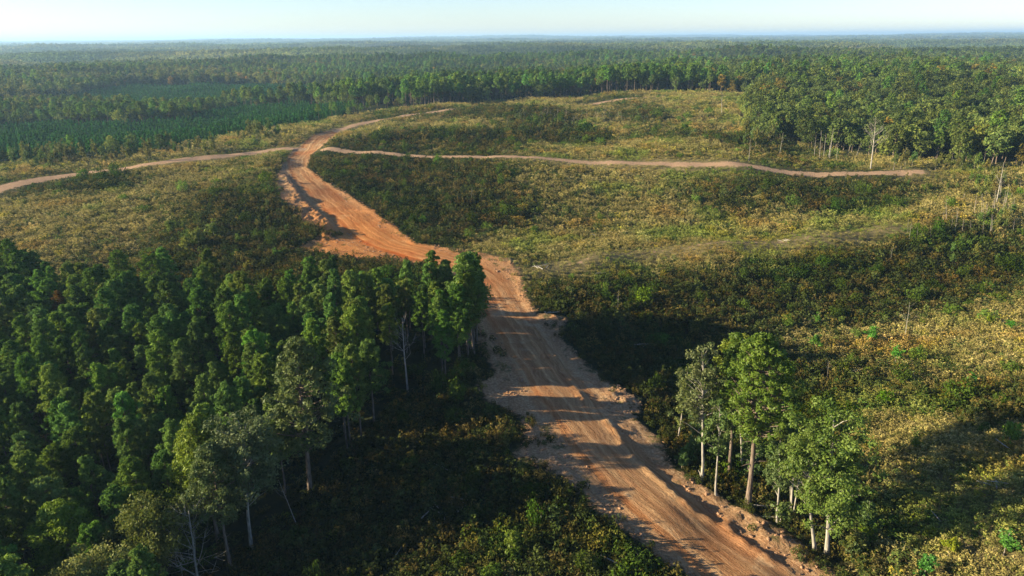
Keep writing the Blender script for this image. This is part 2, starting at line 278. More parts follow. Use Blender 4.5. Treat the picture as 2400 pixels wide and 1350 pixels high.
def ground_mat():
    m = bpy.data.materials.new('bare_earth_and_soil'); nt, N = nodes(m); L = nt.links.new
    out = N('ShaderNodeOutputMaterial'); d = N('ShaderNodeBsdfDiffuse'); L(d.outputs[0], out.inputs[0])
    def at(n):
        a = N('ShaderNodeAttribute'); a.attribute_name = n; return a.outputs['Fac']
    geo = N('ShaderNodeNewGeometry')
    def noise(vec, sc, det=4, rough=.55, dist=0.0):
        n = N('ShaderNodeTexNoise'); n.inputs['Scale'].default_value = sc; n.inputs['Detail'].default_value = det
        n.inputs['Roughness'].default_value = rough; n.inputs['Distortion'].default_value = dist; L(vec, n.inputs['Vector']); return n.outputs[0]
    def ramp(v, stops):
        r = N('ShaderNodeValToRGB'); e = r.color_ramp.elements
        while len(e) < len(stops): e.new(.5)
        for k, (p, c) in enumerate(stops): e[k].position = p; e[k].color = (*c, 1) if len(c) == 3 else c
        L(v, r.inputs[0]); return r.outputs[0]
    def mix(f, a, b, mode='MIX'):
        n = N('ShaderNodeMix'); n.data_type = 'RGBA'; n.blend_type = mode
        if isinstance(f, float): n.inputs[0].default_value = f
        else: L(f, n.inputs[0])
        L(a, n.inputs[6]); L(b, n.inputs[7]); return n.outputs[2]
    def mth(op, a, b=None, c=None):
        n = N('ShaderNodeMath'); n.operation = op
        for k, v in enumerate((a, b, c)):
            if v is None: continue
            if isinstance(v, (int, float)): n.inputs[k].default_value = v
            else: L(v, n.inputs[k])
        return n.outputs[0]
    def rng(v, a, b, c=0., d_=1.):
        n = N('ShaderNodeMapRange'); n.interpolation_type = 'SMOOTHSTEP'
        for k, q in enumerate((a, b, c, d_)): n.inputs[k + 1].default_value = q
        L(v, n.inputs[0]); return n.outputs[0]
    P = geo.outputs['Position']
    cx = N('ShaderNodeCombineXYZ'); L(mth('MULTIPLY', at('lat'), 1.0), cx.inputs[0]); L(mth('MULTIPLY', at('arc'), 0.045), cx.inputs[1])
    wob = noise(P, .12, 3); cx2 = N('ShaderNodeCombineXYZ'); L(mth('ADD', at('lat'), mth('MULTIPLY', mth('SUBTRACT', wob, .5), 5.)), cx2.inputs[0]); L(mth('MULTIPLY', at('arc'), 0.07), cx2.inputs[1])
    LV = cx.outputs[0]; LW = cx2.outputs[0]
    pt1 = noise(P, .16, 5, .6)
    n_big = noise(P, .05, 5); n_mid = noise(P, .33, 6, .65); n_fine = noise(P, 2.6, 6, .75)
    st1 = noise(LV, .55, 3, .5, .3); st2 = noise(LW, 2.0, 5, .7, .4); st3 = noise(LV, 6.5, 3, .6)
    # soil under the weeds, darkened and lightened with the painted shade and crest light
    soil = ramp(n_mid, [(.3, (.035, .040, .016)), (.5, (.070, .066, .028)), (.68, (.125, .100, .050))])
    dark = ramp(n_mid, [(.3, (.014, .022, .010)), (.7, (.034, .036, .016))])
    gold = ramp(n_mid, [(.3, (.085, .075, .030)), (.7, (.190, .150, .070))])
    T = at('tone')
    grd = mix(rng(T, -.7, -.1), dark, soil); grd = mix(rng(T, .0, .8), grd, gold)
    wood = ramp(n_mid, [(.3, (.018, .026, .012)), (.7, (.040, .042, .020))])
    grd = mix(at('wood'), grd, wood)
    cl = ramp(n_fine, [(.3, (.20, .12, .06)), (.7, (.32, .20, .11))]); grd = mix(at('bare'), grd, cl)
    # road earth
    e1 = ramp(st1, [(.30, (.235, .095, .045)), (.45, (.300, .150, .078)), (.58, (.345, .205, .118)), (.72, (.400, .275, .175))])
    e2 = ramp(st2, [(.34, (.170, .085, .048)), (.50, (.300, .180, .105)), (.66, (.430, .285, .170))])
    e = mix(.5, e1, e2); e3 = ramp(st3, [(.36, (.62, .58, .55)), (.5, (1, 1, 1)), (.68, (1.18, 1.16, 1.12))]); e = mix(.4, e, e3, 'MULTIPLY')
    red = ramp(n_fine, [(.3, (.190, .062, .028)), (.7, (.300, .120, .058))])
    e = mix(rng(n_big, .50, .62, 0., .55), e, red)
    pale = ramp(n_fine, [(.3, (.30, .215, .14)), (.7, (.46, .35, .25))]); e = mix(rng(pt1, .54, .68, 0., .6), e, pale)
    # side strips: rough sandy fringe
    fr = ramp(n_fine, [(.3, (.120, .075, .045)), (.48, (.235, .150, .095)), (.68, (.400, .300, .215))])
    al = mth('ABSOLUTE', at('lat')); fm = rng(mth('ADD', al, mth('MULTIPLY', n_mid, 3.)), 5.6, 8.0)
    e = mix(fm, e, mix(.35, fr, e1))
    vg = ramp(n_fine, [(.35, (.030, .042, .018)), (.65, (.085, .085, .040))])
    e = mix(mth('MULTIPLY', rng(n_mid, .56, .66), mth('MULTIPLY', fm, .8)), e, vg)
    ff = ramp(n_fine, [(.28, (.72, .70, .68)), (.5, (1, 1, 1)), (.72, (1.22, 1.2, 1.18))]); e = mix(.8, e, ff, 'MULTIPLY')
    wl = mth('ADD', mth('MULTIPLY', mth('ADD', at('lat'), mth('MULTIPLY', mth('SUBTRACT', noise(P, .09, 2), .5), 3.2)), 1 / 14.), .5)
    one = (1, 1, 1); e = mix(1.0, e, ramp(pt1, [(0., (1.02, 1.0, .84)), (1., (1.0, 1.0, .88))]), 'MULTIPLY')
    wt = ramp(wl, [(0., one), (.20, one), (.235, (.72, .66, .62)), (.27, one), (.37, (.86, .84, .82)), (.405, (1.28, 1.27, 1.25)), (.44, (.84, .82, .8)), (.50, (.92, .9, .88)), (.535, (1.34, 1.33, 1.3)), (.57, (.8, .78, .76)), (.68, one), (.72, (1.25, 1.22, 1.2)), (.75, (.85, .66, .54)), (.80, (.88, .70, .58)), (.83, one), (1., one)])
    e = mix(mth('ADD', .35, mth('MULTIPLY', pt1, .9)), e, wt, 'MULTIPLY')
    hub = ramp(at('hub'), [(0., (1, 1, 1)), (1., (1.30, .93, .60))]); e = mix(1.0, e, hub, 'MULTIPLY')
    edge = mth('ADD', at('sdf'), mth('MULTIPLY', mth('SUBTRACT', noise(P, .9, 6, .7), .5), 5.))
    rm = rng(edge, .5, -.6)
    col = mix(rm, grd, e)
    tk = ramp(n_fine, [(.3, (.20, .125, .075)), (.55, (.31, .205, .125)), (.72, (.40, .28, .18))])
    te = mth('ADD', at('track'), mth('MULTIPLY', mth('SUBTRACT', noise(P, .5, 6, .75), .5), 9.))
    tm = rng(te, .3, -.5); col = mix(tm, col, tk)
    L(col, d.inputs[0])
    b = N('ShaderNodeBump'); b.inputs['Distance'].default_value = .5; b.inputs['Strength'].default_value = .85
    hsum = mth('ADD', mth('MULTIPLY', n_fine, .5), mth('MULTIPLY', mth('ADD', st3, st2), mth('MULTIPLY', rm, .35)))
    wv = N('ShaderNodeTexWave'); wv.inputs['Scale'].default_value = 8.0; wv.inputs['Distortion'].default_value = 2.
    ct = N('ShaderNodeCombineXYZ'); L(mth('MULTIPLY', at('arc'), .1), ct.inputs[0]); L(ct.outputs[0], wv.inputs[0])
    L(hsum, b.inputs['Height']); L(b.outputs[0], d.inputs['Normal'])
    return m
M_GROUND = ground_mat()

# ------------------------------------------------------------------ mesh building (all quads)
class MB:
    def __init__(s): s.v = []; s.f = []; s.m = []; s.l = []; s.n = 0
    def add(s, v, f, mat=0, lv=None):
        s.v.append(np.asarray(v, float)); s.f.append(np.asarray(f, int) + s.n); s.n += len(v)
        s.m.append(np.full(len(f), mat)); s.l.append(np.full(len(f), .5) if lv is None else lv); return s
    def tube(s, pts, rad, mat=0, k=6):
        pts = np.asarray(pts, float); n = len(pts); d = np.gradient(pts, axis=0); d /= np.linalg.norm(d, axis=1)[:, None] + 1e-9
        up = np.where(np.abs(d[:, 2:3]) > .9, [[1, 0, 0]], [[0, 0, 1]]); a = np.cross(d, up); a /= np.linalg.norm(a, axis=1)[:, None] + 1e-9; b = np.cross(d, a)
        an = np.arange(k) * 2 * math.pi / k
        v = pts[:, None] + np.asarray(rad)[:, None, None] * (a[:, None] * np.cos(an)[None, :, None] + b[:, None] * np.sin(an)[None, :, None])
        i = np.arange(n - 1)[:, None] * k; j = np.arange(k)[None]; j2 = (j + 1) % k
        return s.add(v.reshape(-1, 3), np.stack([i + j, i + j2, i + k + j2, i + k + j], -1).reshape(-1, 4), mat)
    def leaves(s, c, out, size, rng, k=.8, mat=0, asp=.6, lv=None):
        n = len(c); nr = out * k + rng.normal(size=(n, 3)) * .6; nr /= np.linalg.norm(nr, axis=1)[:, None] + 1e-9
        t = np.cross(nr, rng.normal(size=(n, 3))); t /= np.linalg.norm(t, axis=1)[:, None] + 1e-9; b = np.cross(nr, t)
        sz = (np.broadcast_to(size, (n,)) * rng.uniform(.6, 1.3, n))[:, None]
        v = np.stack([c + t * sz * .6, c + b * sz * asp * .5, c - t * sz * .6, c - b * sz * asp * .5], 1).reshape(-1, 3)
        return s.add(v, np.arange(4 * n).reshape(n, 4), mat, rng.uniform(0, 1, n) if lv is None else lv)
    def mesh(s, name, mats, smooth=False):
        v = np.concatenate(s.v); f = np.concatenate(s.f); me = bpy.data.meshes.new(name)
        me.vertices.add(len(v)); me.vertices.foreach_set('co', v.ravel().astype(np.float32))
        me.loops.add(f.size); me.loops.foreach_set('vertex_index', f.ravel().astype(np.int32))
        me.polygons.add(len(f)); me.polygons.foreach_set('loop_start', np.arange(len(f), dtype=np.int32) * 4)
        me.polygons.foreach_set('material_index', np.concatenate(s.m).astype(np.int32))
        for q in mats: me.materials.append(q)
        me.update(calc_edges=True)
        a = me.attributes.new('lv', 'FLOAT', 'FACE'); a.data.foreach_set('value', np.concatenate(s.l).astype(np.float32))
        if smooth: me.polygons.foreach_set('use_smooth', np.ones(len(f), bool))
        return me
def sph(rng, n, zb=0.0):
    d = rng.normal(size=(n, 3)); d[:, 2] += zb; return d / np.linalg.norm(d, axis=1)[:, None]
def clumps(mb, cen, rad, per, ls, rng, zs=.75, zb=.35, mat=0, k=.9, asp=.6):
    cen = np.repeat(cen, per, 0); rr = np.repeat(rad, per); n = len(cen); d = sph(rng, n, zb)
    p = cen + d * (rr * rng.uniform(.45, 1.05, n))[:, None] * [1, 1, zs]
    o = d + [0, 0, .35]; lvc = np.clip(np.repeat(rng.uniform(-.25, .25, n // per), per) + rng.uniform(.1, .9, n), 0, 1)
    mb.leaves(p, o, ls, rng, k, mat, asp, lvc)
def stem(rng, h, r0, lean=.02, top=.95, n=8):
    z = np.linspace(0, h * top, n); wob = np.cumsum(rng.normal(size=(n, 2)) * lean * h / n, 0); wob[0] = 0
    t = z / (h * top); return np.column_stack([wob, z]), r0 * (1 - t * .86) * np.where(t < .04, 1.35, 1)
def pine(seed, h=14, cb=.4, rad=2.3, nc=70, per=36, ls=.34, rr=.16, lim=.5, fl=.65, crad=(.24, .36), knob=0):
    rng = np.random.default_rng(seed); T = MB(); K = MB()
    sp, sr = stem(rng, h, rr); sp[0, 2] = -.6; T.tube(sp, sr, 0, 7)
    s = (np.arange(nc) + rng.uniform(0, 1, nc)) / nc; s = s ** .85
    a = np.arange(nc) * 2.4 + rng.normal(size=nc) * .5
    pf = rad * np.maximum(1 - s, .03) ** fl * np.minimum(1, s * 2.6 + .5) * (1 + .3 * np.sin(a * 1.0 + seed) + .25 * rng.normal(size=nc))
    q = pf * rng.uniform(.35, 1, nc) ** .6; z = (cb + (1 - cb) * s) * h - .1 * rad
    tx = np.interp(z, sp[:, 2], sp[:, 0]); ty = np.interp(z, sp[:, 2], sp[:, 1])
    c = np.column_stack([tx + q * np.cos(a), ty + q * np.sin(a), z + q * .12])
    cr = rad * rng.uniform(crad[0], crad[1], nc) * (1 - .35 * s)
    clumps(K, c, cr, per, ls * 1.2, rng, asp=.42)
    for i in range(nc):
        if rng.random() < lim and q[i] > .3:
            z0 = max(z[i] - q[i] * .35, h * cb * .5); p0 = np.array([np.interp(z0, sp[:, 2], sp[:, 0]), np.interp(z0, sp[:, 2], sp[:, 1]), z0])
            m = (p0 + c[i]) / 2 - [0, 0, .08 * q[i]]; T.tube([p0, m, c[i]], [rr * .28, rr * .2, rr * .08], 0, 4)
    for i in range(knob):
        z0 = h * rng.uniform(cb * .45, cb * 1.05); an = rng.uniform(0, 6.3); ln = rng.uniform(.5, 1.8); p0 = np.array([np.interp(z0, sp[:, 2], sp[:, 0]), np.interp(z0, sp[:, 2], sp[:, 1]), z0])
        T.tube([p0, p0 + [math.cos(an) * ln * .6, math.sin(an) * ln * .6, .05], p0 + [math.cos(an) * ln, math.sin(an) * ln, rng.uniform(-.2, .3)]], [rr * .25, rr * .17, rr * .05], 0, 4)
    return T, K
def broad(seed, h=15, cb=.3, rx=3.6, nc=60, per=36, ls=.42, rr=.2, lim=.6, hollow=.45, crs=(.2, .34), droop=0, stems=1, flat=1.0):
    rng = np.random.default_rng(seed); T = MB(); K = MB()
    zc = h * (cb + 1) / 2; rz = h * (1 - cb) / 2; st = []
    for q in range(stems):
        sp, sr = stem(rng, h, rr * (1 if q == 0 else .7), .03, .86 if q == 0 else .75)
        if q: an = rng.uniform(0, 6.3); sp[:, 0] += np.linspace(.3, h * .1, 8) * math.cos(an); sp[:, 1] += np.linspace(.3, h * .1, 8) * math.sin(an)
        sp[0, 2] = -.6; T.tube(sp, sr, 0, 7); st.append(sp)
    d = sph(rng, nc, .15); rad = rng.uniform(hollow, 1, nc); lob = 1 + .22 * np.sin(3 * np.arctan2(d[:, 1], d[:, 0]) + seed) + .16 * rng.normal(size=nc)
    c = np.column_stack([d[:, 0] * rx * rad * lob, d[:, 1] * rx * rad * lob, zc + d[:, 2] * rz * rad * .92 * flat])
    low = c[:, 2] < zc; c[low, 2] -= droop * rng.uniform(0, 1, low.sum())
    c[:, 0] += np.interp(c[:, 2], st[0][:, 2], st[0][:, 0]); c[:, 1] += np.interp(c[:, 2], st[0][:, 2], st[0][:, 1])
    cr = rx * rng.uniform(crs[0], crs[1], nc); clumps(K, c, cr, per, ls, rng, .8, .3)
    for i in range(nc):
        if rng.random() < lim:
            sp = st[i % len(st)]; z0 = max(min(c[i, 2] - np.hypot(c[i, 0], c[i, 1]) * .8, sp[-1, 2]), h * cb * .7)
            p0 = np.array([np.interp(z0, sp[:, 2], sp[:, 0]), np.interp(z0, sp[:, 2], sp[:, 1]), z0]); ce = p0 + (c[i] - p0) * .8; m = p0 * .45 + ce * .55 + [0, 0, .05 * rx]
            T.tube([p0, m, ce], [rr * .26, rr * .15, rr * .05], 0, 4)
    return T, K
def snag(seed, h=12, r=.18, nb=9, spread=.5, sub=2, lean=.03, lo=.45):
    rng = np.random.default_rng(seed); T = MB(); Bm = MB()
    sp, sr = stem(rng, h, r, lean, 1.0, 10); sp[0, 2] = -.6; T.tube(sp, sr + .012, 0, 7)
    for i in range(nb):
        z0 = h * rng.uniform(lo, .96); p0 = np.array([np.interp(z0, sp[:, 2], sp[:, 0]), np.interp(z0, sp[:, 2], sp[:, 1]), z0])
        a = rng.uniform(0, 6.28); ln = (h - z0 * .75) * spread * rng.uniform(.6, 1.2)
        dv = np.array([math.cos(a), math.sin(a), rng.uniform(.5, 1.3)]); dv /= np.linalg.norm(dv); e = p0 + dv * ln; mid = (p0 + e) / 2 + rng.normal(size=3) * .06 * ln
        r1 = max(r * .32 * (1.2 - z0 / h), .02); Bm.tube([p0, mid, e + [0, 0, .1 * ln]], [r1, r1 * .7, .012], 0, 4)
        for _ in range(sub):
            t = rng.uniform(.35, .9); q = p0 + (e - p0) * t; dd = dv + rng.normal(size=3) * .55; dd /= np.linalg.norm(dd); Bm.tube([q, q + dd * ln * .25, q + dd * ln * .42 + [0, 0, .1]], [r1 * .5, r1 * .35, .008], 0, 4)
    return T, Bm
def merged(name, T, K, bark, leaf):
    m = MB()
    for src, k in ((T, 0), (K, 1)):
        for v, f, l in zip(src.v, src.f, src.l): m.v.append(v); m.l.append(l); m.m.append(np.full(len(f), k))
        off = m.n; m.f += [f + off for f in src.f]; m.n += src.n
    return m.mesh(name, [bark, leaf])

# ------------------------------------------------------------------ scene helpers
def tag(o, label=None, cat=None, group=None, kind=None):
    for k, v in (('label', label), ('category', cat), ('group', group), ('kind', kind)):
        if v: o[k] = v
    return o
def part(name, me, parent, tint=(1, 1, 1)):
    o = bpy.data.objects.new(name, me); o['tint'] = tuple(float(c) for c in tint); o.parent = parent; C.objects.link(o); return o
def tree(name, pair, xy, rz, sc, tint, label, cat, group=None, names=('trunk', 'crown'), z=None, tilt=(0, 0)):
    e = bpy.data.objects.new(name, None); C.objects.link(e); e.empty_display_size = .5
    if z is None: z = float(h_any(np.array([xy[0]]), np.array([xy[1]]))[0])
    e.location = (xy[0], xy[1], z); e.rotation_euler = (tilt[0], tilt[1], rz); e.scale = sc if isinstance(sc, tuple) else (sc, sc, sc)
    for n, me in zip(names, pair): part(n, me, e, tint)
    return tag(e, label, cat, group)
def project(x, y, z):
    p = np.stack([x - EYE[0], y - EYE[1], z - EYE[2]], 1) @ RMn
    return 1200 - p[:, 0] / p[:, 2] * F, 675 + p[:, 1] / p[:, 2] * F, -p[:, 2]
def scatter_object(name, label, meshes, x, y, z, rot, scl, idx, tint, cat=None, tilt=None):
    col = bpy.data.collections.new(name + '_kinds')
    for k, me in enumerate(meshes): col.objects.link(bpy.data.objects.new('%s_kind_%02d' % (name, k), me))
    n = len(x); me = bpy.data.meshes.new(name); me.vertices.add(n); me.vertices.foreach_set('co', np.column_stack([x, y, z]).ravel().astype(np.float32))
    a = me.attributes.new('tint', 'FLOAT_COLOR', 'POINT'); a.data.foreach_set('color', np.column_stack([tint, np.ones(n)]).ravel().astype(np.float32))
    a = me.attributes.new('rot', 'FLOAT_VECTOR', 'POINT'); tl = np.zeros((n, 2)) if tilt is None else tilt
    a.data.foreach_set('vector', np.column_stack([tl, rot]).ravel().astype(np.float32))
    a = me.attributes.new('scl', 'FLOAT_VECTOR', 'POINT'); a.data.foreach_set('vector', scl.ravel().astype(np.float32))
    a = me.attributes.new('idx', 'INT', 'POINT'); a.data.foreach_set('value', np.asarray(idx).astype(np.int32))
    o = bpy.data.objects.new(name, me); C.objects.link(o)
    g = bpy.data.node_groups.new(name, 'GeometryNodeTree'); N = g.nodes.new; L = g.links.new
    for d in ('INPUT', 'OUTPUT'): g.interface.new_socket('Geometry', in_out=d, socket_type='NodeSocketGeometry')
    i = N('NodeGroupInput'); u = N('NodeGroupOutput'); ip = N('GeometryNodeInstanceOnPoints'); ci = N('GeometryNodeCollectionInfo')
    ci.inputs['Collection'].default_value = col; ci.inputs['Separate Children'].default_value = True; ci.inputs['Reset Children'].default_value = True
    def na(t, s):
        q = N('GeometryNodeInputNamedAttribute'); q.data_type = t; q.inputs['Name'].default_value = s; return [k for k in q.outputs if k.enabled][0]
    L(i.outputs[0], ip.inputs['Points']); L(ci.outputs[0], ip.inputs['Instance']); ip.inputs['Pick Instance'].default_value = True
    L(na('INT', 'idx'), ip.inputs['Instance Index']); L(na('FLOAT_VECTOR', 'rot'), ip.inputs['Rotation']); L(na('FLOAT_VECTOR', 'scl'), ip.inputs['Scale'])
    L(ip.outputs[0], u.inputs[0]); md = o.modifiers.new('scatter', 'NODES'); md.node_group = g
    return tag(o, label, cat, None, 'stuff')
def cells(x0, x1, y0, y1, s, rng, jit=.8):
    gx, gy = np.meshgrid(np.arange(x0, x1, s), np.arange(y0, y1, s)); x = gx.ravel() + rng.uniform(-.5, .5, gx.size) * s * jit; y = gy.ravel() + rng.uniform(-.5, .5, gx.size) * s * jit
    return x, y
def wedge(r0, r1, s, rng, half=45, jit=.9):
    a = math.radians(half); x, y = cells(-r1 * math.sin(a), r1 * math.sin(a), 0, r1, s, rng, jit)
    r = np.hypot(x, y); m = (r >= r0) & (r < r1) & (np.abs(np.arctan2(x, y)) < a); return x[m], y[m]

# ------------------------------------------------------------------ ground
def grid_axes():
    ys = list(np.arange(-80, 44, 4)) + [44.0]
    while ys[-1] < 30000:
        y = ys[-1]; ys.append(y + (.4 if y < 125 else max(.4, (.0034 if y < 330 else .0105) * y - (0 if y < 330 else 2.3))))
    xs = list(np.arange(0, 72, .4))
    while xs[-1] < 25000: xs.append(xs[-1] + max(.5, .028 * (xs[-1] - 62)))
    xn = list(np.arange(0, 104, .4))
    while xn[-1] < 25000: xn.append(xn[-1] + max(.5, .028 * (xn[-1] - 94)))
    return np.array([-v for v in xn[:0:-1]] + xs), np.array(ys)
gx, gy = grid_axes(); X, Y = np.meshgrid(gx, gy); X = X.ravel(); Y = Y.ravel(); R = np.hypot(X, Y)
near = (R < 620) & (Y > 30)
sdf = np.full(X.size, 50.0); lat = np.full(X.size, 20.0); arc = np.zeros(X.size); trk = np.full(X.size, 50.0)
b = near & (X > PLOT[:, 0].min() - 12) & (X < PLOT[:, 0].max() + 12) & (Y > PLOT[:, 1].min() - 12) & (Y < PLOT[:, 1].max() + 12)
f3 = road_fields(X[b], Y[b]); sdf[b] = np.minimum(f3[0], 50); lat[b] = f3[1]; arc[b] = f3[2]
trk[near] = np.minimum(track_dist(X[near], Y[near]), 50)
Zg = h_base(X, Y); Zg[b] = h_all(X[b], Y[b], f3)
Zg += 0.9 * np.exp(-(np.maximum(trk + 1, 0) / 5.0) ** 2) * sst(0, 8, sdf)
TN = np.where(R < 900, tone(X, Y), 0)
wood = (~inpoly(X, Y, CLEAR)).astype(float)
PLANT_B = poly([(1112,740),(1108,835),(1050,885),(960,935),(880,1010),(800,1075),(735,1165),(640,1235),(560,1300),(540,1400)])
tips = np.array([(-260,600),(0,575),(60,575),(140,640),(250,600),(380,608),(520,622),(650,640),(800,605),(900,625),(960,618),(1100,606)], float)
PLANT = np.vstack([unproj(tips[:, 0], tips[:, 1], 13.0), PLANT_B, [[PLANT_B[-1][0] - 4, 42], [-95, 30]]])
wood = np.maximum(wood, inpoly(X, Y, PLANT))
hubc = poly([(850,560)])[0]; hub = np.exp(-(np.hypot(X - hubc[0], (Y - hubc[1]) * .6) / 38) ** 2)
STRIPF = poly([(340,163),(430,157),(560,155),(600,158),(500,163),(400,166)])
bare = inpoly(X, Y, STRIPF).astype(float)
nx, ny = len(gx), len(gy); ii = np.arange(ny - 1)[:, None] * nx; jj = np.arange(nx - 1)[None]
Q = np.stack([ii + jj, ii + jj + 1, ii + nx + jj + 1, ii + nx + jj], -1).reshape(-1, 4)
onroad = (sdf[Q].mean(1) < 0.2); ontrk = (trk[Q].mean(1) < 0) & ~onroad
def sheet(name, sel, label=None, smooth=True):
    q = Q[sel]; used, inv = np.unique(q.ravel(), return_inverse=True); mb = MB(); mb.add(np.column_stack([X[used], Y[used], Zg[used]]), inv.reshape(-1, 4))
    me = mb.mesh(name, [M_GROUND], True)
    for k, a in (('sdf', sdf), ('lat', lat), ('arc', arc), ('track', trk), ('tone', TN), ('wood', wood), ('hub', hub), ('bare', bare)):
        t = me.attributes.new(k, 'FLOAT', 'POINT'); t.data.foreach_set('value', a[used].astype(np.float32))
    o = bpy.data.objects.new(name, me); C.objects.link(o); return tag(o, label, None, None, 'structure')
sheet('ground', ~(onroad | ontrk)); sheet('road', onroad, 'wide graded red dirt road winding up the ridge'); sheet('path', ontrk, 'narrow dirt tracks branching through the clearing')
HASH = {}
def hz(x, y):   # height of the ground sheet itself
    x = np.atleast_1d(np.asarray(x, float)); y = np.atleast_1d(np.asarray(y, float))
    i = np.clip(np.searchsorted(gx, x) - 1, 0, nx - 2); j = np.clip(np.searchsorted(gy, y) - 1, 0, ny - 2)
    u = (x - gx[i]) / (gx[i + 1] - gx[i]); v = (y - gy[j]) / (gy[j + 1] - gy[j]); G = Zg.reshape(ny, nx)
    return (G[j, i] * (1 - u) + G[j, i + 1] * u) * (1 - v) + (G[j + 1, i] * (1 - u) + G[j + 1, i + 1] * u) * v
def gval(A_, x, y):
    i = np.clip(np.searchsorted(gx, x) - 1, 0, nx - 2); j = np.clip(np.searchsorted(gy, y) - 1, 0, ny - 2); return A_.reshape(ny, nx)[j, i]
h_any = hz

# ------------------------------------------------------------------ plantation of pines in the foreground
rng = np.random.default_rng(5)
PN = []
for k in range(12):
    T, K = pine(100 + k, 14 + (k % 3) * .6, [.40, .48, .34, .44][k % 4], [2.2, 2.6, 2.0, 2.4][k % 4], [100, 115, 92, 108][k % 4], 50, .33, .15, .4, .42, (.19, .32))
    PN.append((T.mesh('pine_trunk', [M_BARK]), K.mesh('pine_crown', [M_PINE]), merged('pine_tree_whole', T, K, M_BARK, M_PINE)))
x, y = cells(-150, 0, 28, 190, 4.3, rng, .7); m = inpoly(x, y, PLANT); x, y = x[m], y[m]
EL_ = PLANT_B[:6]; dl = np.concatenate([[0], np.cumsum(np.hypot(*np.diff(EL_, axis=0).T))]); ql = np.arange(0, dl[-1], 2.7)
x = np.concatenate([x, np.interp(ql, dl, EL_[:, 0]) + rng.uniform(-1.6, .6, len(ql))]); y = np.concatenate([y, np.interp(ql, dl, EL_[:, 1]) + rng.uniform(-1, 1, len(ql))])
for hx, hy, hh in ((455,972,18),(488,1035,17),(325,1160,14),(118,1182,14),(190,1290,13),(690,785,16),(562,940,17),(445,1190,15),(945,745,12)):
    q = unproj([hx], [hy], hh)[0]; zq = float(hz(q[0], q[1])[0]); a_, b_, d_ = project(q[:1], q[1:], np.array([zq + hh * .62])); c_, e_, f_ = project(x, y, hz(x, y) + 9)
    k = (np.hypot(x - q[0], y - q[1]) > 4.2) & ~((f_ < d_) & (np.abs(c_ - a_) < 70) & (np.abs(e_ - b_) < 110)); x, y = x[k], y[k]
z = hz(x, y); px, py, dp = project(x, y, z + 13.5); pb = project(x, y, z + 5)
infr = (px > -30) & (px < 2400) & (py > 300) & (pb[1] < 1400) & (pb[0] > -40)
order = np.argsort(np.where(infr, dp, 1e9)); ids = order[:min(290, infr.sum())]; rest = np.setdiff1d(np.arange(len(x)), ids)
ptint = lambda r, n: np.stack([r.uniform(.72, 1.08, n), r.uniform(.9, 1.15, n), r.uniform(.7, 1.15, n)], 1) * r.uniform(.8, 1.2, (n, 1))
tt = ptint(rng, len(x)); kk = rng.integers(0, 12, len(x)); rz = rng.uniform(0, 6.28, len(x)); sc = rng.uniform(.78, 1.12, len(x))
for i in ids:
    tree('pine_tree', PN[kk[i]][:2], (x[i], y[i]), rz[i], (sc[i] * rng.uniform(.9, 1.1),) * 2 + (sc[i],), tt[i], 'dark green plantation pine standing in the dense stand beside the road', 'pine tree', 'plantation pines left of the road', z=z[i])
scatter_object('pine_stand', 'dense green pine plantation beyond the nearest trees', [p[2] for p in PN], x[rest], y[rest], z[rest], rz[rest], np.stack([sc[rest]] * 3, 1), kk[rest], tt[rest])

# ------------------------------------------------------------------ single trees that stand out
def stand(name, pair, base, tip, h0, label, cat, tint=(1, 1, 1), rz=0., wide=1., group=None, names=('trunk', 'crown')):
    """base and tip are where the tree meets the ground and ends; its real height follows from the two"""
    if base is not None:
        p = unproj([base[0]], [base[1]])[0]; z0 = float(hz(p[0], p[1])[0])
        d = rays([base[0] if tip is None else tip[0]], [tip[1]])[0]; rr_ = math.hypot(*p); hh = EYE[2] + d[2] / math.hypot(d[0], d[1]) * rr_ - z0
        lean = (at_r(tip[0], tip[1], rr_) - p) / max(hh, 1)
    else:
        hh = h0; p = unproj([tip[0]], [tip[1]], h0)[0]; lean = np.zeros(2)
    s = hh / h0; lx, ly = np.clip(lean, -.25, .25)
    return tree(name, pair, p, rz, (s * wide, s * wide, s), tint, label, cat, group, names, tilt=(0, 0) if abs(lx) < .015 else (0, lx))
def at_r(px, py, r):
    d = rays([px], [py])[0]; return d[:2] / math.hypot(d[0], d[1]) * r
def pairof(TK, bark, leaf): return TK[0].mesh('trunk_shape', [bark]), TK[1].mesh('crown_shape', [leaf])
H = M_HERO
stand('pine_tree', pairof(pine(1, 22, .46, 4.4, 330, 64, .26, .34, .8, .5, (.10, .19), 8), M_BARK, M_HERO), (1752,1190), (1785,778), 22, 'tall pine with long bare trunk at right edge of the road', 'pine tree', (1.1, 1.25, .5))
stand('pine_tree', pairof(pine(2, 20, .5, 3.0, 110, 70, .30, .24, .7, .6, (.2, .3), 5), M_BARK, M_HERO), (1708,1120), (1722,775), 20, 'slimmer pine rising just behind the tall roadside pine', 'pine tree', (1.05, 1.2, .55))
stand('broadleaf_tree', pairof(broad(3, 20, .5, 2.3, 60, 70, .28, .16, .8, .3), M_PALE, H), (1735,1100), (1718,752), 20, 'slender tree with yellow-green top behind the tall roadside pine', 'tree', (1.5, 1.35, .45))
stand('broadleaf_tree', pairof(broad(4, 18, .28, 3.0, 95, 60, .26, .2, .8, .3, (.13, .24)), M_PALE, H), (1645,1128), (1655,792), 18, 'airy grey-green tree left of the tall roadside pine', 'tree', (1.15, 1.0, 1.15))
stand('vine_covered_tree', pairof(broad(5, 12, .05, .8, 46, 50, .24, .12, .4, .1, (.5, .9)), M_DEAD, H), (1590,1030), (1618,832), 12, 'thin leaning trunk wrapped in vines at left end of roadside trees', 'tree', (1.2, 1.05, .8))
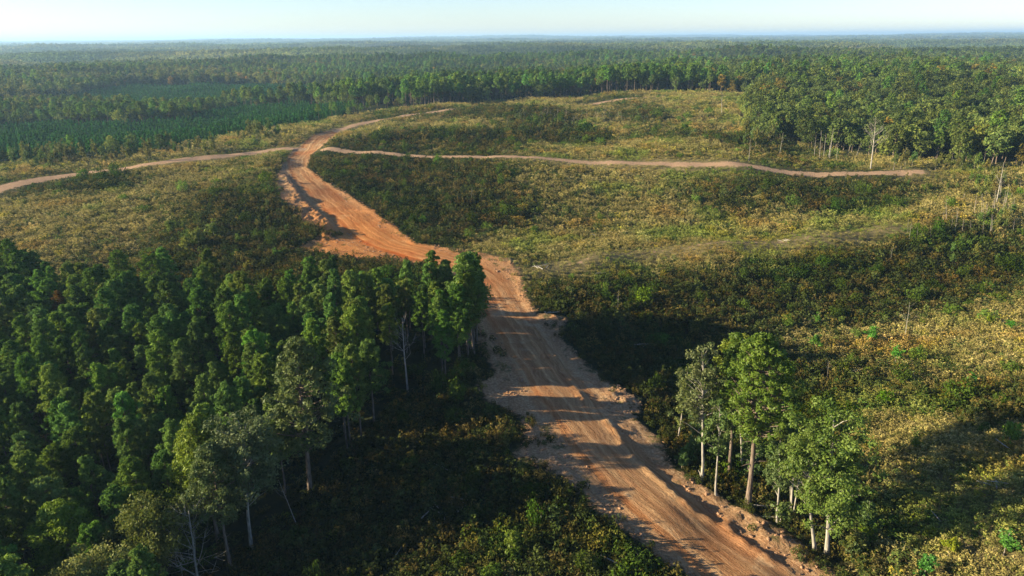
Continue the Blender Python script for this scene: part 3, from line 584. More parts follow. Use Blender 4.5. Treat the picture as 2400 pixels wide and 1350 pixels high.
stand('broadleaf_tree', pairof(broad(6, 13, .32, 1.9, 44, 60, .26, .14, .8, .3), M_PALE, H), (1677,1168), (1690,930), 13, 'small leafy tree with pale trunk in front of grey-green tree', 'tree', (.95, 1.05, .9))
stand('broadleaf_tree', pairof(broad(7, 20, .24, 4.4, 200, 90, .27, .26, .25, .35, (.13, .21), 2.5), M_PALE, H), (1938,1298), (1945,912), 20, 'large spreading leafy tree with white trunk nearest the road end', 'tree', (1.05, 1.15, .65))
stand('broadleaf_tree', pairof(broad(8, 17, .3, 2.6, 80, 80, .27, .2, .7, .35, (.18, .28), 1.), M_PALE, H), (1910,1290), (1885,955), 17, 'white-trunked leafy tree just left of the large spreading tree', 'tree', (1.1, 1.15, .7))
stand('broadleaf_tree', pairof(broad(9, 14, .15, 1.9, 64, 70, .26, .15, .8, .3, (.2, .34)), M_PALE, H), (1822,1228), (1832,985), 14, 'slim grey-green tree between tall pine and spreading tree', 'tree', (.95, 1.0, 1.05))
stand('broadleaf_tree', pairof(broad(10, 15, .28, 2.4, 60, 80, .27, .14, .9, .4, (.2, .3), .6, 3), M_PALE, H), (1855,1205), (1868,950), 15, 'clump of three pale stems under one crown by spreading tree', 'tree', (.9, 1.05, .85))
stand('broadleaf_tree', pairof(broad(11, 12, .12, 2.2, 70, 60, .26, .16, .8, .3, (.2, .34)), M_DEAD, H), (1760,1130), (1765,980), 12, 'low dark leafy tree in shade behind the tall pine trunk', 'tree', (.7, .85, .7))
stand('broadleaf_tree', pairof(broad(12, 11, .1, 2.0, 70, 60, .26, .16, .8, .3, (.2, .34)), M_DEAD, H), (1630,1075), (1640,960), 11, 'dark bushy tree behind the vine covered trunk', 'tree', (.75, .9, .75))
# foreground left
stand('pine_tree', pairof(pine(21, 18, .35, 4.3, 210, 100, .27, .24, .7, .55, (.2, .3), 5), M_BARK, H), None, (455,972), 18, 'tall pine with bright yellow-green crown at lower left', 'pine tree', (1.6, 1.6, .45))
stand('pine_tree', pairof(pine(22, 17, .45, 3.0, 140, 100, .25, .22, .7, .55, (.22, .32), 4), M_BARK, H), None, (488,1035), 17, 'grey-green pine crown in front of the bright lower pine', 'pine tree', (.95, .95, .9))
stand('broadleaf_tree', pairof(broad(23, 17, .35, 3.5, 160, 80, .25, .2, .8, .35, (.16, .26), 1), M_PALE, H), (590,1290), (562,940), 17, 'silvery leafy tree right of the bright lower pine', 'tree', (1.05, 1.0, 1.25))
stand('broadleaf_tree', pairof(broad(24, 14, .25, 4.2, 180, 90, .25, .2, .8, .4, (.16, .26)), M_BARK, H), None, (325,1160), 14, 'round yellowish leafy crown left of the bare grey tree', 'tree', (1.35, 1.15, .7))
stand('pine_tree', pairof(pine(25, 14, .25, 4.2, 190, 110, .25, .22, .7, .5, (.2, .3)), M_BARK, H), None, (118,1182), 14, 'broad lime-green pine crown near the lower left corner', 'pine tree', (1.6, 1.75, .4))
stand('broadleaf_tree', pairof(broad(26, 13, .2, 4.6, 200, 90, .24, .2, .8, .4, (.15, .25)), M_BARK, H), None, (190,1290), 13, 'pale seedy leafy crown at the very bottom left', 'tree', (1.7, 1.35, 1.1))
stand('pine_tree', pairof(pine(27, 16, .35, 3.3, 140, 80, .27, .24, .7, .5, (.18, .28)), M_BARK, H), (727,1165), (690,785), 16, 'large grey-green pine standing out at the plantation front edge', 'pine tree', (1.05, 1.0, .95))
stand('pine_tree', pairof(pine(28, 15, .45, 2.6, 90, 80, .27, .2, .7, .6), M_BARK, H), (1112,835), (1085,592), 15, 'tallest bright pine at the right corner of plantation', 'pine tree', (1.0, 1.2, .6))
stand('pine_tree', pairof(pine(29, 14, .35, 2.6, 80, 60, .27, .2, .9, .4), M_BARK, H), (1118,800), (1118,640), 14, 'open-crowned dark pine overhanging the road edge', 'pine tree', (.8, .8, .7))
stand('dead_pine_tree', pairof(pine(30, 14, .4, 1.9, 60, 50, .25, .16, .9, .6), M_DEAD, M_GOLD), None, (132,682), 14, 'rusty brown dead pine among the green plantation', 'pine tree', (.62, .42, .36))
stand('broadleaf_tree', pairof(broad(31, 14, .6, 2.0, 60, 60, .27, .16, .9, .3), M_BARK, H), None, (1010,606), 15, 'bronze round-topped tree beside the tallest bright pine', 'tree', (1.1, .75, .5))
stand('pine_tree', pairof(pine(32, 16, .6, 2.6, 70, 60, .3, .2, .9, .35), M_BARK, M_PINE), None, (270,588), 16, 'dark flat-topped pine at left back of the plantation', 'pine tree', (.7, .85, .6))
stand('pine_tree', pairof(pine(33, 16, .6, 2.8, 76, 60, .3, .2, .9, .35), M_BARK, M_PINE), None, (345,596), 16, 'dark flat-topped pine, second from left at plantation back', 'pine tree', (.7, .85, .6))
stand('pine_tree', pairof(pine(34, 18, .55, 2.4, 70, 60, .3, .2, .9, .45), M_BARK, M_PINE), None, (14,560), 18, 'tall dark pine at the far left above the stand', 'pine tree', (.7, .9, .7))
def dead(base, tip, label, seed, r=.15, nb=9, sp=.5, h0=None, group=None, sub=2, lo=.45, mat=M_PALE):
    stand('dead_tree', pairof(snag(seed, 12, r * .72, nb, sp, sub, .03, lo), mat, mat), base, tip, 12, label, 'dead tree', (1, 1, 1), 0., 1., group, ('trunk', 'limbs'))
dead((956,918), (945,745), 'bare grey tree with forked limbs before the plantation edge', 41, .2, 15, .4, sub=3, lo=.4, mat=M_DEAD)
dead((470,1395), (445,1190), 'bare silvery tree at the bottom edge, leafless', 42, .22, 26, .6, sub=4, lo=.2)
dead((700,1240), (650,1130), 'thin leaning dead trunk in the shade under plantation', 43, .12, 5)
dead((2040,398), (2050,285), 'largest bare white tree at the right forest edge', 44, .26, 22, .55, sub=4)
dead((2335,478), (2352,380), 'tall bare trunk standing alone at right of the track', 45, .22, 8, .3)
dead((1942,372), (1955,300), 'pale straight snag, tallest of the forest edge cluster', 46, .2, 4, .2)
dead((1692,272), (1692,214), 'lone thin pole-like trunk in the upper clearing', 47, .25, 3, .15)
dead((1755,378), (1759,325), 'lone slim white trunk left of the forest edge', 48, .18, 4, .2)
dead((1826,368), (1836,310), 'slim pale trunk under leafy forest edge trees', 49, .16, 6, .3)
dead((1189,297), (1189,276), 'short broken white stump trunk in the mid clearing', 50, .4, 2, .1)
sg = [(1908,372,1912,318),(1920,375,1925,305),(1930,372,1936,312),(1944,378,1950,318),(1960,380,1965,330),(1985,370,1996,335),(2005,372,2020,332),(2120,372,2125,335),(2230,380,2235,350),(2305,385,2310,350)]
for k, (a, b_, c, d_) in enumerate(sg): dead((a, b_), (c, d_), 'pale bare trunk at the foot of the right forest edge', 60 + k, .15, 5, .25, group='snags along the right forest edge', mat=M_PALE if k % 2 else M_DEAD)
rg = np.random.default_rng(9)
for k in range(84):
    cx_, cy_, wx, wy, hh = [(1360, 285, 90, 10, 26), (1250, 282, 60, 8, 24), (2250, 550, 130, 28, 52), (2340, 490, 60, 30, 52), (1480, 288, 60, 8, 20)][k % 5]
    bx, by = cx_ + rg.uniform(-1, 1) * wx, cy_ + rg.uniform(-1, 1) * wy
    dead((bx, by), (bx + rg.uniform(-5, 8), by - hh * rg.uniform(.7, 1.25)), ['thin bare sapling trunk in the hazy upper clearing', 'thin bare sapling trunk in the hazy upper clearing', 'weathered bare sapling trunk in the hollow at right', 'weathered bare sapling trunk in the hollow at right', 'thin bare sapling trunk in the hazy upper clearing'][k % 5], 100 + k, .13, 4, .3, group=['bare saplings in the upper clearing', 'bare saplings in the right hollow'][k % 5 in (2, 3)], mat=M_DEAD)
for k, (bx, by, tx, ty, lb) in enumerate([(2120,800,2128,705,'crooked bare sapling on the sunlit slope at right'), (1938,890,1942,845,'short bent grey stick in the shaded right slope'), (1447,735,1449,680,'single pale dead stem on dark slope beside road'), (1460,765,1468,735,'short leaning dead stem on dark slope beside road'), (2085,620,2092,580,'pale leaning trunk on dark hillside below the ridge'), (1105,480,1105,440,'small dead stem on hillside behind the road hub'), (1560,915,1568,890,'small bare twig tree left of the roadside grove')]):
    dead((bx, by), (tx, ty), lb, 200 + k, .12, 7, .4)

# ------------------------------------------------------------------ woodland beyond
BR = []
for k in range(8):
    T, K = broad(300 + k, 12 + k % 3 * 1.5, [.1, .18, .06, .24][k % 4], [4.0, 3.6, 4.6, 3.3][k % 4], 60, 20, .8, .2, .25, .5, (.24, .36)); BR.append((T.mesh('forest_trunk', [M_BARK]), K.mesh('forest_crown', [M_BROAD]), merged('forest_tree_whole', T, K, M_BARK, M_BROAD)))
TP = []
for k in range(5):
    T, K = pine(400 + k, 17, .55, 3.3, 40, 18, .85, .2, .2, .4, (.3, .42)); TP.append((T.mesh('tall_pine_trunk', [M_BARK]), K.mesh('tall_pine_crown', [M_PINE]), merged('tall_pine_whole', T, K, M_BARK, M_PINE)))
YP = []
for k in range(4):
    T, K = pine(500 + k, 5.5, .06, 1.25, 22, 9, .62, .07, 0, .9, (.34, .5)); YP.append(merged('young_pine_whole', T, K, M_BARK, M_YOUNG))
x1, y1 = wedge(230, 1500, 6.2, rng, 46)
m = ~inpoly(x1, y1, CLEAR)
yg = np.zeros(len(x1), bool)
for P in YOUNG: yg |= inpoly(x1, y1, P)
for P in STRIP: yg &= ~inpoly(x1, y1, P)
m &= ~yg & ~inpoly(x1, y1, STRIPF); x1, y1 = x1[m], y1[m]; z1 = hz(x1, y1); r1 = np.hypot(x1, y1)
edge_d = segdist(x1, y1, CLEAR)[0]
ang = np.arctan2(x1, y1)
pinef = .3 + .9 * fbm(x1 / 160, y1 / 120, 71, 3) + .45 * sst(.32, .12, np.abs(ang - .06)) * sst(700, 500, r1) - .6 * sst(.18, .3, ang)
ispine = rng.uniform(0, 1, len(x1)) < np.clip(pinef, .05, .85)
drop = (ang < -.15) & (edge_d < 50) & (rng.uniform(0, 1, len(x1)) < .62)
x1, y1, z1, r1, edge_d, ang, ispine = [q[~drop] for q in (x1, y1, z1, r1, edge_d, ang, ispine)]
n = len(x1); sc1 = rng.uniform(.72, 1.2, n) * (1 + .3 * fbm(x1 / 60, y1 / 60, 222, 2)) * np.where((ang < -.15) & (edge_d < 50), .6, 1.0)
def btint(x, y, rg, n):
    t = np.ones((n, 3)); u = rg.uniform(0, 1, n); aut = fbm(x / 260, y / 200, 81, 3)
    t = t * rg.uniform(.72, 1.2, (n, 1)); yl = rg.uniform(0, 1, n)[:, None] ** 2
    t = t * (1 + yl * np.array([[.55, .28, -.1]])); a = (u < .03 + .12 * np.clip(aut, 0, 1))[:, None]
    t = np.where(a, t * np.array([[1.7, 1.0, .8]]), t); return t
t1 = btint(x1, y1, rng, n); t1[ispine] = ptint(rng, int(ispine.sum())); gy_ = (sst(-.15, -.4, ang) * sst(500, 800, r1) * rng.uniform(0, 1, n))[:, None]; t1 = t1 * (1 + gy_ * np.array([[.7, .2, .35]])); t1 *= (1 + .6 * fbm(x1 / 150, y1 / 110, 191, 3))[:, None]
k1 = np.where(ispine, rng.integers(0, 5, n), rng.integers(0, 8, n)); rz1 = rng.uniform(0, 6.28, n)
for P in STRIP: sc1 = np.where(inpoly(x1, y1, P), sc1 * .78, sc1)
hts = np.where(ispine, 17, 13) * sc1; px, py, dp = project(x1, y1, z1 + hts)
vis = (px > -10) & (px < 2410) & (edge_d < 220) & (dp < 620)
score = np.where(vis, dp + edge_d * 2.0, 1e9)
def pick(mask, n_):
    s = np.where(mask, score, 1e9); o_ = np.argsort(s)[:n_]; return o_[s[o_] < 1e8]
ib = pick(~ispine, 290); ip_ = pick(ispine, 180)
for i in ib: tree('broadleaf_tree', BR[k1[i]][:2], (x1[i], y1[i]), rz1[i], float(sc1[i]), t1[i], 'leafy green tree in the forest edge around the clearing', 'tree', 'leafy trees of the forest edge', z=z1[i])
for i in ip_: tree('forest_pine', TP[k1[i]][:2], (x1[i], y1[i]), rz1[i], float(sc1[i]), t1[i], 'tall bare-stemmed pine in the forest edge around the clearing', 'pine tree', 'tall pines of the forest edge', z=z1[i])
rest = np.setdiff1d(np.arange(n), np.concatenate([ib, ip_]))
# farther woods: clusters of trees
def grove(seed, pinefrac, nt=11, spread=15):
    rg = np.random.default_rng(seed); K = MB(); T = MB()
    for _ in range(nt):
        c0 = rg.uniform(-spread, spread, 2); h = rg.uniform(10, 17) * (1.1 if rg.random() < pinefrac else 1); r = h * rg.uniform(.19, .28)
        ncl = 9; d = sph(rg, ncl, .3); c = np.column_stack([c0[0] + d[:, 0] * r * .7, c0[1] + d[:, 1] * r * .7, h * .66 + d[:, 2] * h * .26]); clumps(K, c, np.full(ncl, r * .5), 6, 2.1, rg, .9, .4)
    T.tube([[0, 0, -2], [0, 0, 4], [0, 0, 9]], [.3, .3, .2], 0, 4); return merged('grove', T, K, M_BARK, M_BROAD)
GV = [grove(600 + k, .5) for k in range(6)]
def grove_ring(r0, r1, s, sz):
    x, y = wedge(r0, r1, s, rng, 44); k = ~inpoly(x, y, STRIPF); return x[k], y[k], np.full(k.sum(), sz)
rs = [grove_ring(1480, 3200, 23, 1.0), grove_ring(3200, 6500, 42, 1.45), grove_ring(6500, 14000, 95, 2.1)]
x2 = np.concatenate([q[0] for q in rs]); y2 = np.concatenate([q[1] for q in rs]); s2 = np.concatenate([q[2] for q in rs]); z2 = hz(x2, y2); n2 = len(x2)
pt = fbm(x2 / 700, y2 / 350, 91, 3); t2 = np.ones((n2, 3)) * (1.1 + 1.0 * pt[:, None]); br = np.clip(fbm(x2 / 420, y2 / 260, 95, 3) * 2 + sst(.1, -.6, np.arctan2(x2, y2)) * .35, 0, 1)[:, None] * rng.uniform(.2, 1, (n2, 1))
t2 = t2 * (1 + br * np.array([[1.3, .55, .7]])) * rng.uniform(.8, 1.2, (n2, 1)) * .95
# young pines
xy_, yy_ = wedge(230, 1300, 3.4, rng, 46, .5); m = np.zeros(len(xy_), bool)
for P in YOUNG: m |= inpoly(xy_, yy_, P)
for P in STRIP: m &= ~inpoly(xy_, yy_, P)
m &= ~inpoly(xy_, yy_, CLEAR); x3, y3 = xy_[m], yy_[m]; z3 = hz(x3, y3); n3 = len(x3)
scatter_object('young_pine_plantation', 'even rows of small young pines in the left valley', YP, x3, y3, z3, rng.uniform(0, 6.28, n3), np.stack([rng.uniform(.7, 1.2, n3)] * 3, 1), rng.integers(0, 4, n3), ptint(rng, n3) * .95)
allm = [b_[2] for b_ in BR] + [t[2] for t in TP] + GV
ix = np.concatenate([np.where(ispine, 8 + k1, k1)[rest], 13 + rng.integers(0, 6, n2)])
scl = np.concatenate([np.stack([sc1[rest]] * 3, 1), np.stack([s2, s2, s2 * .82 * rng.uniform(.8, 1.2, n2)], 1)])
scatter_object('forest', 'unbroken mixed forest rolling away to the horizon', allm, np.concatenate([x1[rest], x2]), np.concatenate([y1[rest], y2]), np.concatenate([z1[rest], z2]), rng.uniform(0, 6.28, len(ix)), scl, ix, np.concatenate([t1[rest], t2]))

# ------------------------------------------------------------------ weeds, brush and grass of the clearing
def weed(seed, kind):
    rg = np.random.default_rng(seed); K = MB()
    if kind == 'gold':
        for _ in range(11):
            c0 = rg.uniform(-1.1, 1.1, 2); h = rg.uniform(.9, 1.7); n = 9; d = sph(rg, n, .2); K.leaves(np.column_stack([c0[0] + d[:, 0] * .24, c0[1] + d[:, 1] * .24, h * .45 + d[:, 2] * h * .35]), d + [0, 0, .2], .34, rg, .7, 1, .5)
            n = 8; d = sph(rg, n, .5); K.leaves(np.column_stack([c0[0] + d[:, 0] * .27, c0[1] + d[:, 1] * .27, h + d[:, 2] * .2]), d + [0, 0, .5], .27, rg, .8, 0, .6)
    elif kind == 'grass':
        n = 80; c = rg.uniform(-1.2, 1.2, (n, 2)); K.leaves(np.column_stack([c, rg.uniform(.1, .7, n)]), np.column_stack([rg.normal(size=(n, 2)), np.full(n, .3)]), .5, rg, 1, 2, .3)
        n = 24; c = rg.uniform(-1.2, 1.2, (n, 2)); K.leaves(np.column_stack([c, rg.uniform(.2, .9, n)]), sph(rg, n, .4), .3, rg, .6, 1, .6)
    elif kind == 'shrub':
        nc_ = 16; d = sph(rg, nc_, .5); c = np.column_stack([d[:, 0] * .75, d[:, 1] * .75, .75 + d[:, 2] * .6]) * rg.uniform(.6, 1, (nc_, 1)); clumps(K, c, np.full(nc_, .42), 34, .17, rg, .9, .3, 3)
    else:
        nb = rg.integers(3, 6)
        for _ in range(nb):
            c0 = rg.uniform(-.9, .9, 2); r = rg.uniform(.5, .95); h = rg.uniform(.9, 2.1); n = 34; d = sph(rg, n, .35); K.leaves(np.column_stack([c0[0] + d[:, 0] * r, c0[1] + d[:, 1] * r, h * .5 + d[:, 2] * h * .5]), d + [0, 0, .3], .36, rg, .9, 3, .65)
    return K.mesh('weed_' + kind, [M_GOLD, M_STEM, M_DRY, M_BUSH])
WD = [weed(700 + k, 'gold') for k in range(5)] + [weed(720 + k, 'grass') for k in range(3)] + [weed(740 + k, 'bush') for k in range(6)] + [weed(760 + k, 'shrub') for k in range(3)]
acc = []
for r0, r1_, s, sz in ((45, 110, .95, .72), (110, 200, 1.2, .85), (200, 330, 1.7, 1.05), (330, 760, 2.6, 1.4)):
    x, y = wedge(r0, r1_, s, rng, 47, 1.0); k = inpoly(x, y, CLEAR); x, y = x[k], y[k]
    sd_ = gval(sdf, x, y); tr_ = gval(trk, x, y); ng = fbm(x / 4, y / 4, 99, 2)
    rdg = segdist(x, y, TRK['ridge'][0])[0] < 6; keep = (sd_ > .6 + ng * 2.2) & ((tr_ > 1.2 + 1.5 * ng) | (rdg & (rng.uniform(0, 1, len(x)) < .8))); fringe = (sd_ > -3.5) & (sd_ < 1) & (np.abs(gval(lat, x, y)) > 6) & (fbm(x / 2.5, y / 2.5, 98, 2) > .28); keep |= fringe & (r0 < 200)
    inp = inpoly(x, y, PLANT); keep &= ~(inp & (rng.uniform(0, 1, len(x)) < .75))
    x, y = x[keep], y[keep]; acc.append((x, y, np.full(len(x), sz), inp[keep], sd_[keep]))
x = np.concatenate([a[0] for a in acc]); y = np.concatenate([a[1] for a in acc]); s_ = np.concatenate([a[2] for a in acc]); inp = np.concatenate([a[3] for a in acc]); sdd = np.concatenate([a[4] for a in acc])
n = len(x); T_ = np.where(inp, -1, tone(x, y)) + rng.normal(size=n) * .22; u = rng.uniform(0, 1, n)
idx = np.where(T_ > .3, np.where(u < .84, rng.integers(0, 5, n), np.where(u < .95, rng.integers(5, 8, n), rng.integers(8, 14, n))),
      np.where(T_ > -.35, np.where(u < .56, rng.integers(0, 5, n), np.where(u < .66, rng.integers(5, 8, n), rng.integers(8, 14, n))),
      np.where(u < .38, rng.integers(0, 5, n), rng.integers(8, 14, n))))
br = 1.06 + .45 * np.clip(T_, -1.2, .8) + .16 * rng.normal(size=n)  # brush brightness: shade of hollows and slopes, light of crests painted into the tint
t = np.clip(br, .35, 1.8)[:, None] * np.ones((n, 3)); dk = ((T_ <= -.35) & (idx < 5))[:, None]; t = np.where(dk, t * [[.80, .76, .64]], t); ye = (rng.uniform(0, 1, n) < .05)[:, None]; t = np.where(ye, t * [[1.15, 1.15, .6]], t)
brown = sst(.15, .6, fbm(x / 12, y / 12, 97, 3))[:, None] * np.ones((1, 3)); t = t * (1 - brown + brown * np.array([[1.1, .9, .75]]))
lush = sst(.1, .5, fbm(x / 16, y / 16, 197, 3))[:, None]; t = t * (1 - lush + lush * np.array([[.74, 1.0, .65]]))
pale = (rng.uniform(0, 1, n) < .1)[:, None]; t = np.where(pale, t * [[1.25, 1.25, 1.5]], t)
hs = s_ * rng.uniform(.65, 1.25, n) * np.where(sdd < 2, .55, 1) * (.4 + .6 * sst(1, 12, gval(trk, x, y))); vs = hs * rng.uniform(.7, 1.25, n) * np.where((T_ < -.5) & ~inp, 1.3, .92)
big = (idx >= 8) & (rng.uniform(0, 1, n) < .035) & (sdd > 4); hs = np.where(big, hs * rng.uniform(1.6, 2.6, n), hs); vs = np.where(big, vs * rng.uniform(1.5, 2.6, n), vs); idx = np.where(big, rng.integers(14, 17, n), idx); t = np.where(big[:, None], t * [[1.1, 1.35, .75]], t)
scatter_object('undergrowth', 'goldenrod, dry grass and low green brush covering the cleared slopes', WD, x, y, hz(x, y) - .08, rng.uniform(0, 6.28, n), np.stack([hs, hs, vs], 1), idx, t)

# saplings and bushes one can single out
SP = []
for k in range(6):
    T, K = broad(800 + k, 5, .08, 1.25, 30, 26, .34, .07, .4, .2, (.3, .5)); SP.append((T.mesh('sapling_trunk', [M_DEAD]), K.mesh('sapling_crown', [M_HERO])))
for k, (tx, ty, hh, tn, lb) in enumerate([(1920,732,3.2,(.9,1.5,.5),'bright green young tree, uppermost on the sunny right slope'), (1918,778,4,(.85,1.4,.5),'bright green young tree just below the uppermost one'), (1975,738,2.4,(1.3,1.35,.7),'small pale green bush on the right slope'), (2050,760,4.2,(.75,1.6,.5),'tall emerald young tree on the sunny right slope'), (2105,810,3.6,(.7,1.6,.5),'emerald sapling below the tall emerald young tree'), (2155,808,3,(.8,1.4,.5),'low green bush right of the emerald sapling'), (2325,730,3.4,(1.6,1.5,.35),'yellow-green bush near the right edge'), (2375,745,3,(.7,1.6,.5),'emerald bush at the far right of slope'), (2160,545,4,(1.5,1.4,.5),'yellow-green sapling on the dark ridge shoulder'), (2200,575,3,(1.5,1.4,.7),'pale yellow-green bush in the dark hollow'), (2280,870,3,(.7,1.5,.6),'deep emerald bush in the shaded right dip'), (2380,975,4.5,(1.2,1.5,.4),'tall yellow-green sapling at the right edge'), (2180,1290,3.6,(.7,1.5,.8),'blue-green bush at bottom right'), (2235,1250,3,(2.0,1.7,.3),'bright yellow bush at bottom right'), (2370,1240,3.2,(.8,1.5,.7),'green bush close to the lower right corner'), (2150,1020,2.5,(1.5,1.5,.4),'yellow-green bush on the golden slope'), (1200,1240,4,(1.3,1.3,.4),'yellow-green sapling in the shady brush at bottom centre'), (960,1050,2.6,(2.2,1.2,.4),'rust-orange bush in the shade below the plantation'), (575,608,4,(1.8,1.2,.4),'orange-tinged sapling behind the plantation'), (360,615,4,(2.0,1.8,.5),'yellow sapling among the dark flat-topped pines'), (645,578,3.5,(.9,1.4,.5),'bright green bush left of the road hub'), (555,545,4,(1.2,1.3,.5),'bright olive sapling behind the plantation'), (460,530,6,(1.6,1.4,.7),'tall sandy-green sapling above the plantation'), (430,545,5.5,(1.8,1.5,.7),'yellowish leafy sapling left of the tall sandy-green one'), (495,512,6,(1.4,1.35,.7),'slender sandy-green sapling, rightmost of its trio'), (395,510,5.5,(1.3,1.3,.6),'slender olive sapling on the left hillside')]):
    stand('sapling', SP[k % 6], None, (tx, ty), 5, lb, 'young tree', tn) if hh == 5 else tree('sapling', SP[k % 6], unproj([tx], [ty], hh)[0], k * 1.3, (hh / 5 * 1.1,) * 2 + (hh / 5,), tn, lb, 'young tree')
rg = np.random.default_rng(55)
gb = [(1600,1090),(1640,1140),(1690,1185),(1740,1215),(1790,1235),(1840,1262),(1880,1290),(1900,1320)]; gt_ = [(1640,1050),(1700,1090),(1780,1120),(1850,1160),(1930,1200),(2000,1250),(1980,1300)]
for k in range(34):
    a = (gb if k % 2 else gt_)[rg.integers(0, 7)]; p = unproj([a[0] + rg.uniform(-25, 45)], [a[1] + rg.uniform(-22, 14)])[0]; s = rg.uniform(.35, .85)
    if road_fields(p[:1], p[1:])[0][0] < .6: continue
    tree('bush', SP[rg.integers(0, 6)], p, rg.uniform(0, 6.28), (s * 1.1, s * 1.1, s), (rg.uniform(.7, 1.1), rg.uniform(.8, 1.1), rg.uniform(.6, .9)), 'shady green bush growing under the roadside trees', 'bush', 'bushes under the roadside trees', ('stem', 'foliage'))
# scattered young trees along the far side of the clearing
rg = np.random.default_rng(77)
AR = [(60,385,90,14,9,26),(250,378,110,10,8,22),(420,360,90,10,8,18),(600,325,60,10,9,16),(1790,335,70,18,10,18),(2200,395,120,14,7,18),(2330,450,80,25,6,20),(2340,530,60,25,5,18),(2180,440,70,20,4,10),(1600,290,150,20,4,12),(1250,300,90,12,5,12),(620,520,60,30,4,14),(2300,600,80,30,4,12)]
for q, (cx_, cy_, wx, wy, hh, nn) in enumerate(AR):
    for k in range(nn):
        p = unproj([cx_ + rg.uniform(-wx, wx)], [cy_ + rg.uniform(-wy, wy)])[0]; s = hh / 5 * rg.uniform(.6, 1.25)
        if road_fields(p[:1], p[1:])[0][0] < 2 or track_dist(p[:1], p[1:])[0] < 1.5: continue
        tree('young_tree', SP[rg.integers(0, 6)], p, rg.uniform(0, 6.28), (s * .62, s * .62, s), (rg.uniform(.9, 1.7), rg.uniform(.95, 1.3), rg.uniform(.6, .9)), 'young leafy tree scattered along the margins of the clearing', 'young tree', 'young trees along the clearing margin')

# ------------------------------------------------------------------ logs, stumps and brush piles
def logs(seed, n, L=3.0, r=.14, pile=1.2):
    rg = np.random.default_rng(seed); K = MB()
    for _ in range(n):
        a = rg.uniform(0, 3.14); c = np.append(rg.uniform(-pile, pile, 2), rg.uniform(.05, .5 if n > 1 else .12)); v = np.array([math.cos(a), math.sin(a), rg.uniform(-.12, .12)]) * L * rg.uniform(.3, .6); K.tube([c - v, c + rg.normal(size=3) * .05, c + v], [r * rg.uniform(.4, 1.1), r * .8, r * rg.uniform(.2, .6)], 0, 6)
    return K.mesh('timber', [M_PALE])
for k, (px_, py_, n_, L_, lb, nm, ct) in enumerate([(714,592,5,3,'white weathered branches left of the road hub','brush_pile','brush pile'), (1835,572,4,2.2,'small pale heap of branches on the grassy ridge','brush_pile','brush pile'), (1075,1190,7,3.4,'tangle of dead branches in the shady brush','brush_pile','brush pile'), (560,395,16,4,'wide grey scatter of slash left of the road','brush_pile','brush pile'), (600,385,14,4,'grey slash heap nearest the left track fork','brush_pile','brush pile'), (1772,1205,3,4,'fallen pale branch at the foot of the tall pine','fallen_branch','branch'), (1270,632,6,3,'bleached branches at the bend in the road','brush_pile','brush pile'), (1290,735,5,2.4,'short sticks on the dirt mound right of the road','brush_pile','brush pile'), (1480,1320,3,4,'fallen sticks on bare soil at bottom centre','fallen_branch','branch')]):
    p = unproj([px_], [py_])[0]; o = bpy.data.objects.new(nm, logs(900 + k, n_, L_, .12 if py_ > 500 else .16, L_ * .5)); C.objects.link(o); o.location = (p[0], p[1], float(hz(p[0], p[1])[0]) + .05); tag(o, lb, ct)

rg = np.random.default_rng(31); q = 0
for k in range(60):
    p = unproj([rg.uniform(20, 2390)], [rg.uniform(430, 1330)])[0]
    if q >= 26 or not inpoly(p[:1], p[1:], CLEAR)[0] or inpoly(p[:1], p[1:], PLANT)[0] or road_fields(p[:1], p[1:])[0][0] < 1: continue
    o = bpy.data.objects.new('fallen_branch', logs(950 + k, rg.integers(1, 4), rg.uniform(2, 4.5), .09, .7)); C.objects.link(o); o.location = (p[0], p[1], float(hz(p[0], p[1])[0]) + .7); q += 1
    tag(o, 'weathered grey branch lying in the brush of the clearing', 'branch', 'branches fallen in the brush')
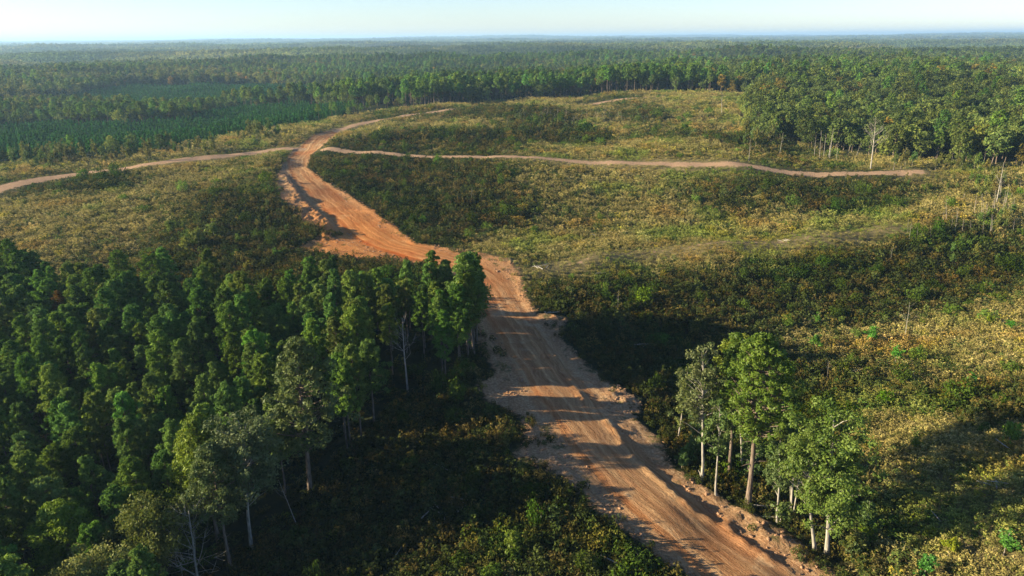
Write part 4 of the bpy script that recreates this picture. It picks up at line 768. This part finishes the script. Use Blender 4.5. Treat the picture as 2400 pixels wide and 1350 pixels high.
# clods and stones pushed to the edges of the bared earth
M_CLOD = bark_mat('red_clods', (.19, .095, .05), (.36, .23, .14))
def clod(seed):
    rg = np.random.default_rng(seed); a = np.linspace(-1, 1, 4); v = []; f = []; K = MB()
    for ax_ in range(3):
        for sg_ in (-1, 1):
            u, w_ = np.meshgrid(a, a); p = np.zeros((16, 3)); p[:, ax_] = sg_; p[:, (ax_ + 1) % 3] = u.ravel() * sg_; p[:, (ax_ + 2) % 3] = w_.ravel(); p /= np.linalg.norm(p, axis=1)[:, None]
            k = .5 * (1 + .35 * np.sin(p @ [5.1, 3.3, 4.2] + seed) + .2 * np.sin(p @ [9, -7, 8] + seed * 2)); p = p * k[:, None] * [1, .8, .6]
            K.add(p, [(r_ * 4 + c_, r_ * 4 + c_ + 1, r_ * 4 + c_ + 5, r_ * 4 + c_ + 4) for r_ in range(3) for c_ in range(3)])
    return K.mesh('clod', [M_CLOD])
x, y = cells(PLOT[:, 0].min(), PLOT[:, 0].max(), 50, 300, .62, rng, 1.0); sd_ = gval(sdf, x, y); la = np.abs(gval(lat, x, y)); k = (sd_ < .8) & (sd_ > -12) & (la > 4.6) & (fbm(x / 2.2, y / 2.2, 301, 3) > .12); x, y = x[k], y[k]
n = len(x); cs = .08 + .42 * rng.uniform(0, 1, n) ** 3
scatter_object('rubble', 'clods of red earth and stones along the road edges', [clod(k) for k in range(4)], x, y, hz(x, y) + cs * .1, rng.uniform(0, 6.28, n), np.stack([cs * 1.2, cs, cs], 1), rng.integers(0, 4, n), np.ones((n, 3)))

# ------------------------------------------------------------------ haze
def haze():
    x0, x1_, y0, y1_, z0, z1_ = -26000, 26000, -600, 31500, float(Zg.min()) - 1, max(float((hz(x2, y2) + 27 * s2 * .9).max()), float(Zg.max())) + 3
    v = [(x0, y0, z0), (x1_, y0, z0), (x1_, y1_, z0), (x0, y1_, z0), (x0, y0, z1_), (x1_, y0, z1_), (x1_, y1_, z1_), (x0, y1_, z1_)]
    me = bpy.data.meshes.new('haze'); me.from_pydata(v, [], [(3, 2, 1, 0), (4, 5, 6, 7), (0, 1, 5, 4), (1, 2, 6, 5), (2, 3, 7, 6), (3, 0, 4, 7)])
    o = bpy.data.objects.new('haze', me); C.objects.link(o); m = bpy.data.materials.new('haze'); nt, N = nodes(m)
    pv = N('ShaderNodeVolumePrincipled'); pv.inputs['Density'].default_value = .00010; pv.inputs['Color'].default_value = (.42, .67, .94, 1); pv.inputs['Anisotropy'].default_value = .2
    nt.links.new(pv.outputs[0], N('ShaderNodeOutputMaterial').inputs['Volume']); me.materials.append(m); tag(o, 'thin blue haze over the distant forest', None, None, 'stuff')
haze()
print('COUNTS', len(bpy.data.objects), n1 if 'n1' in globals() else 0, n2, n3, len(x), 'ground', len(X), 'zmax', Zg.max())
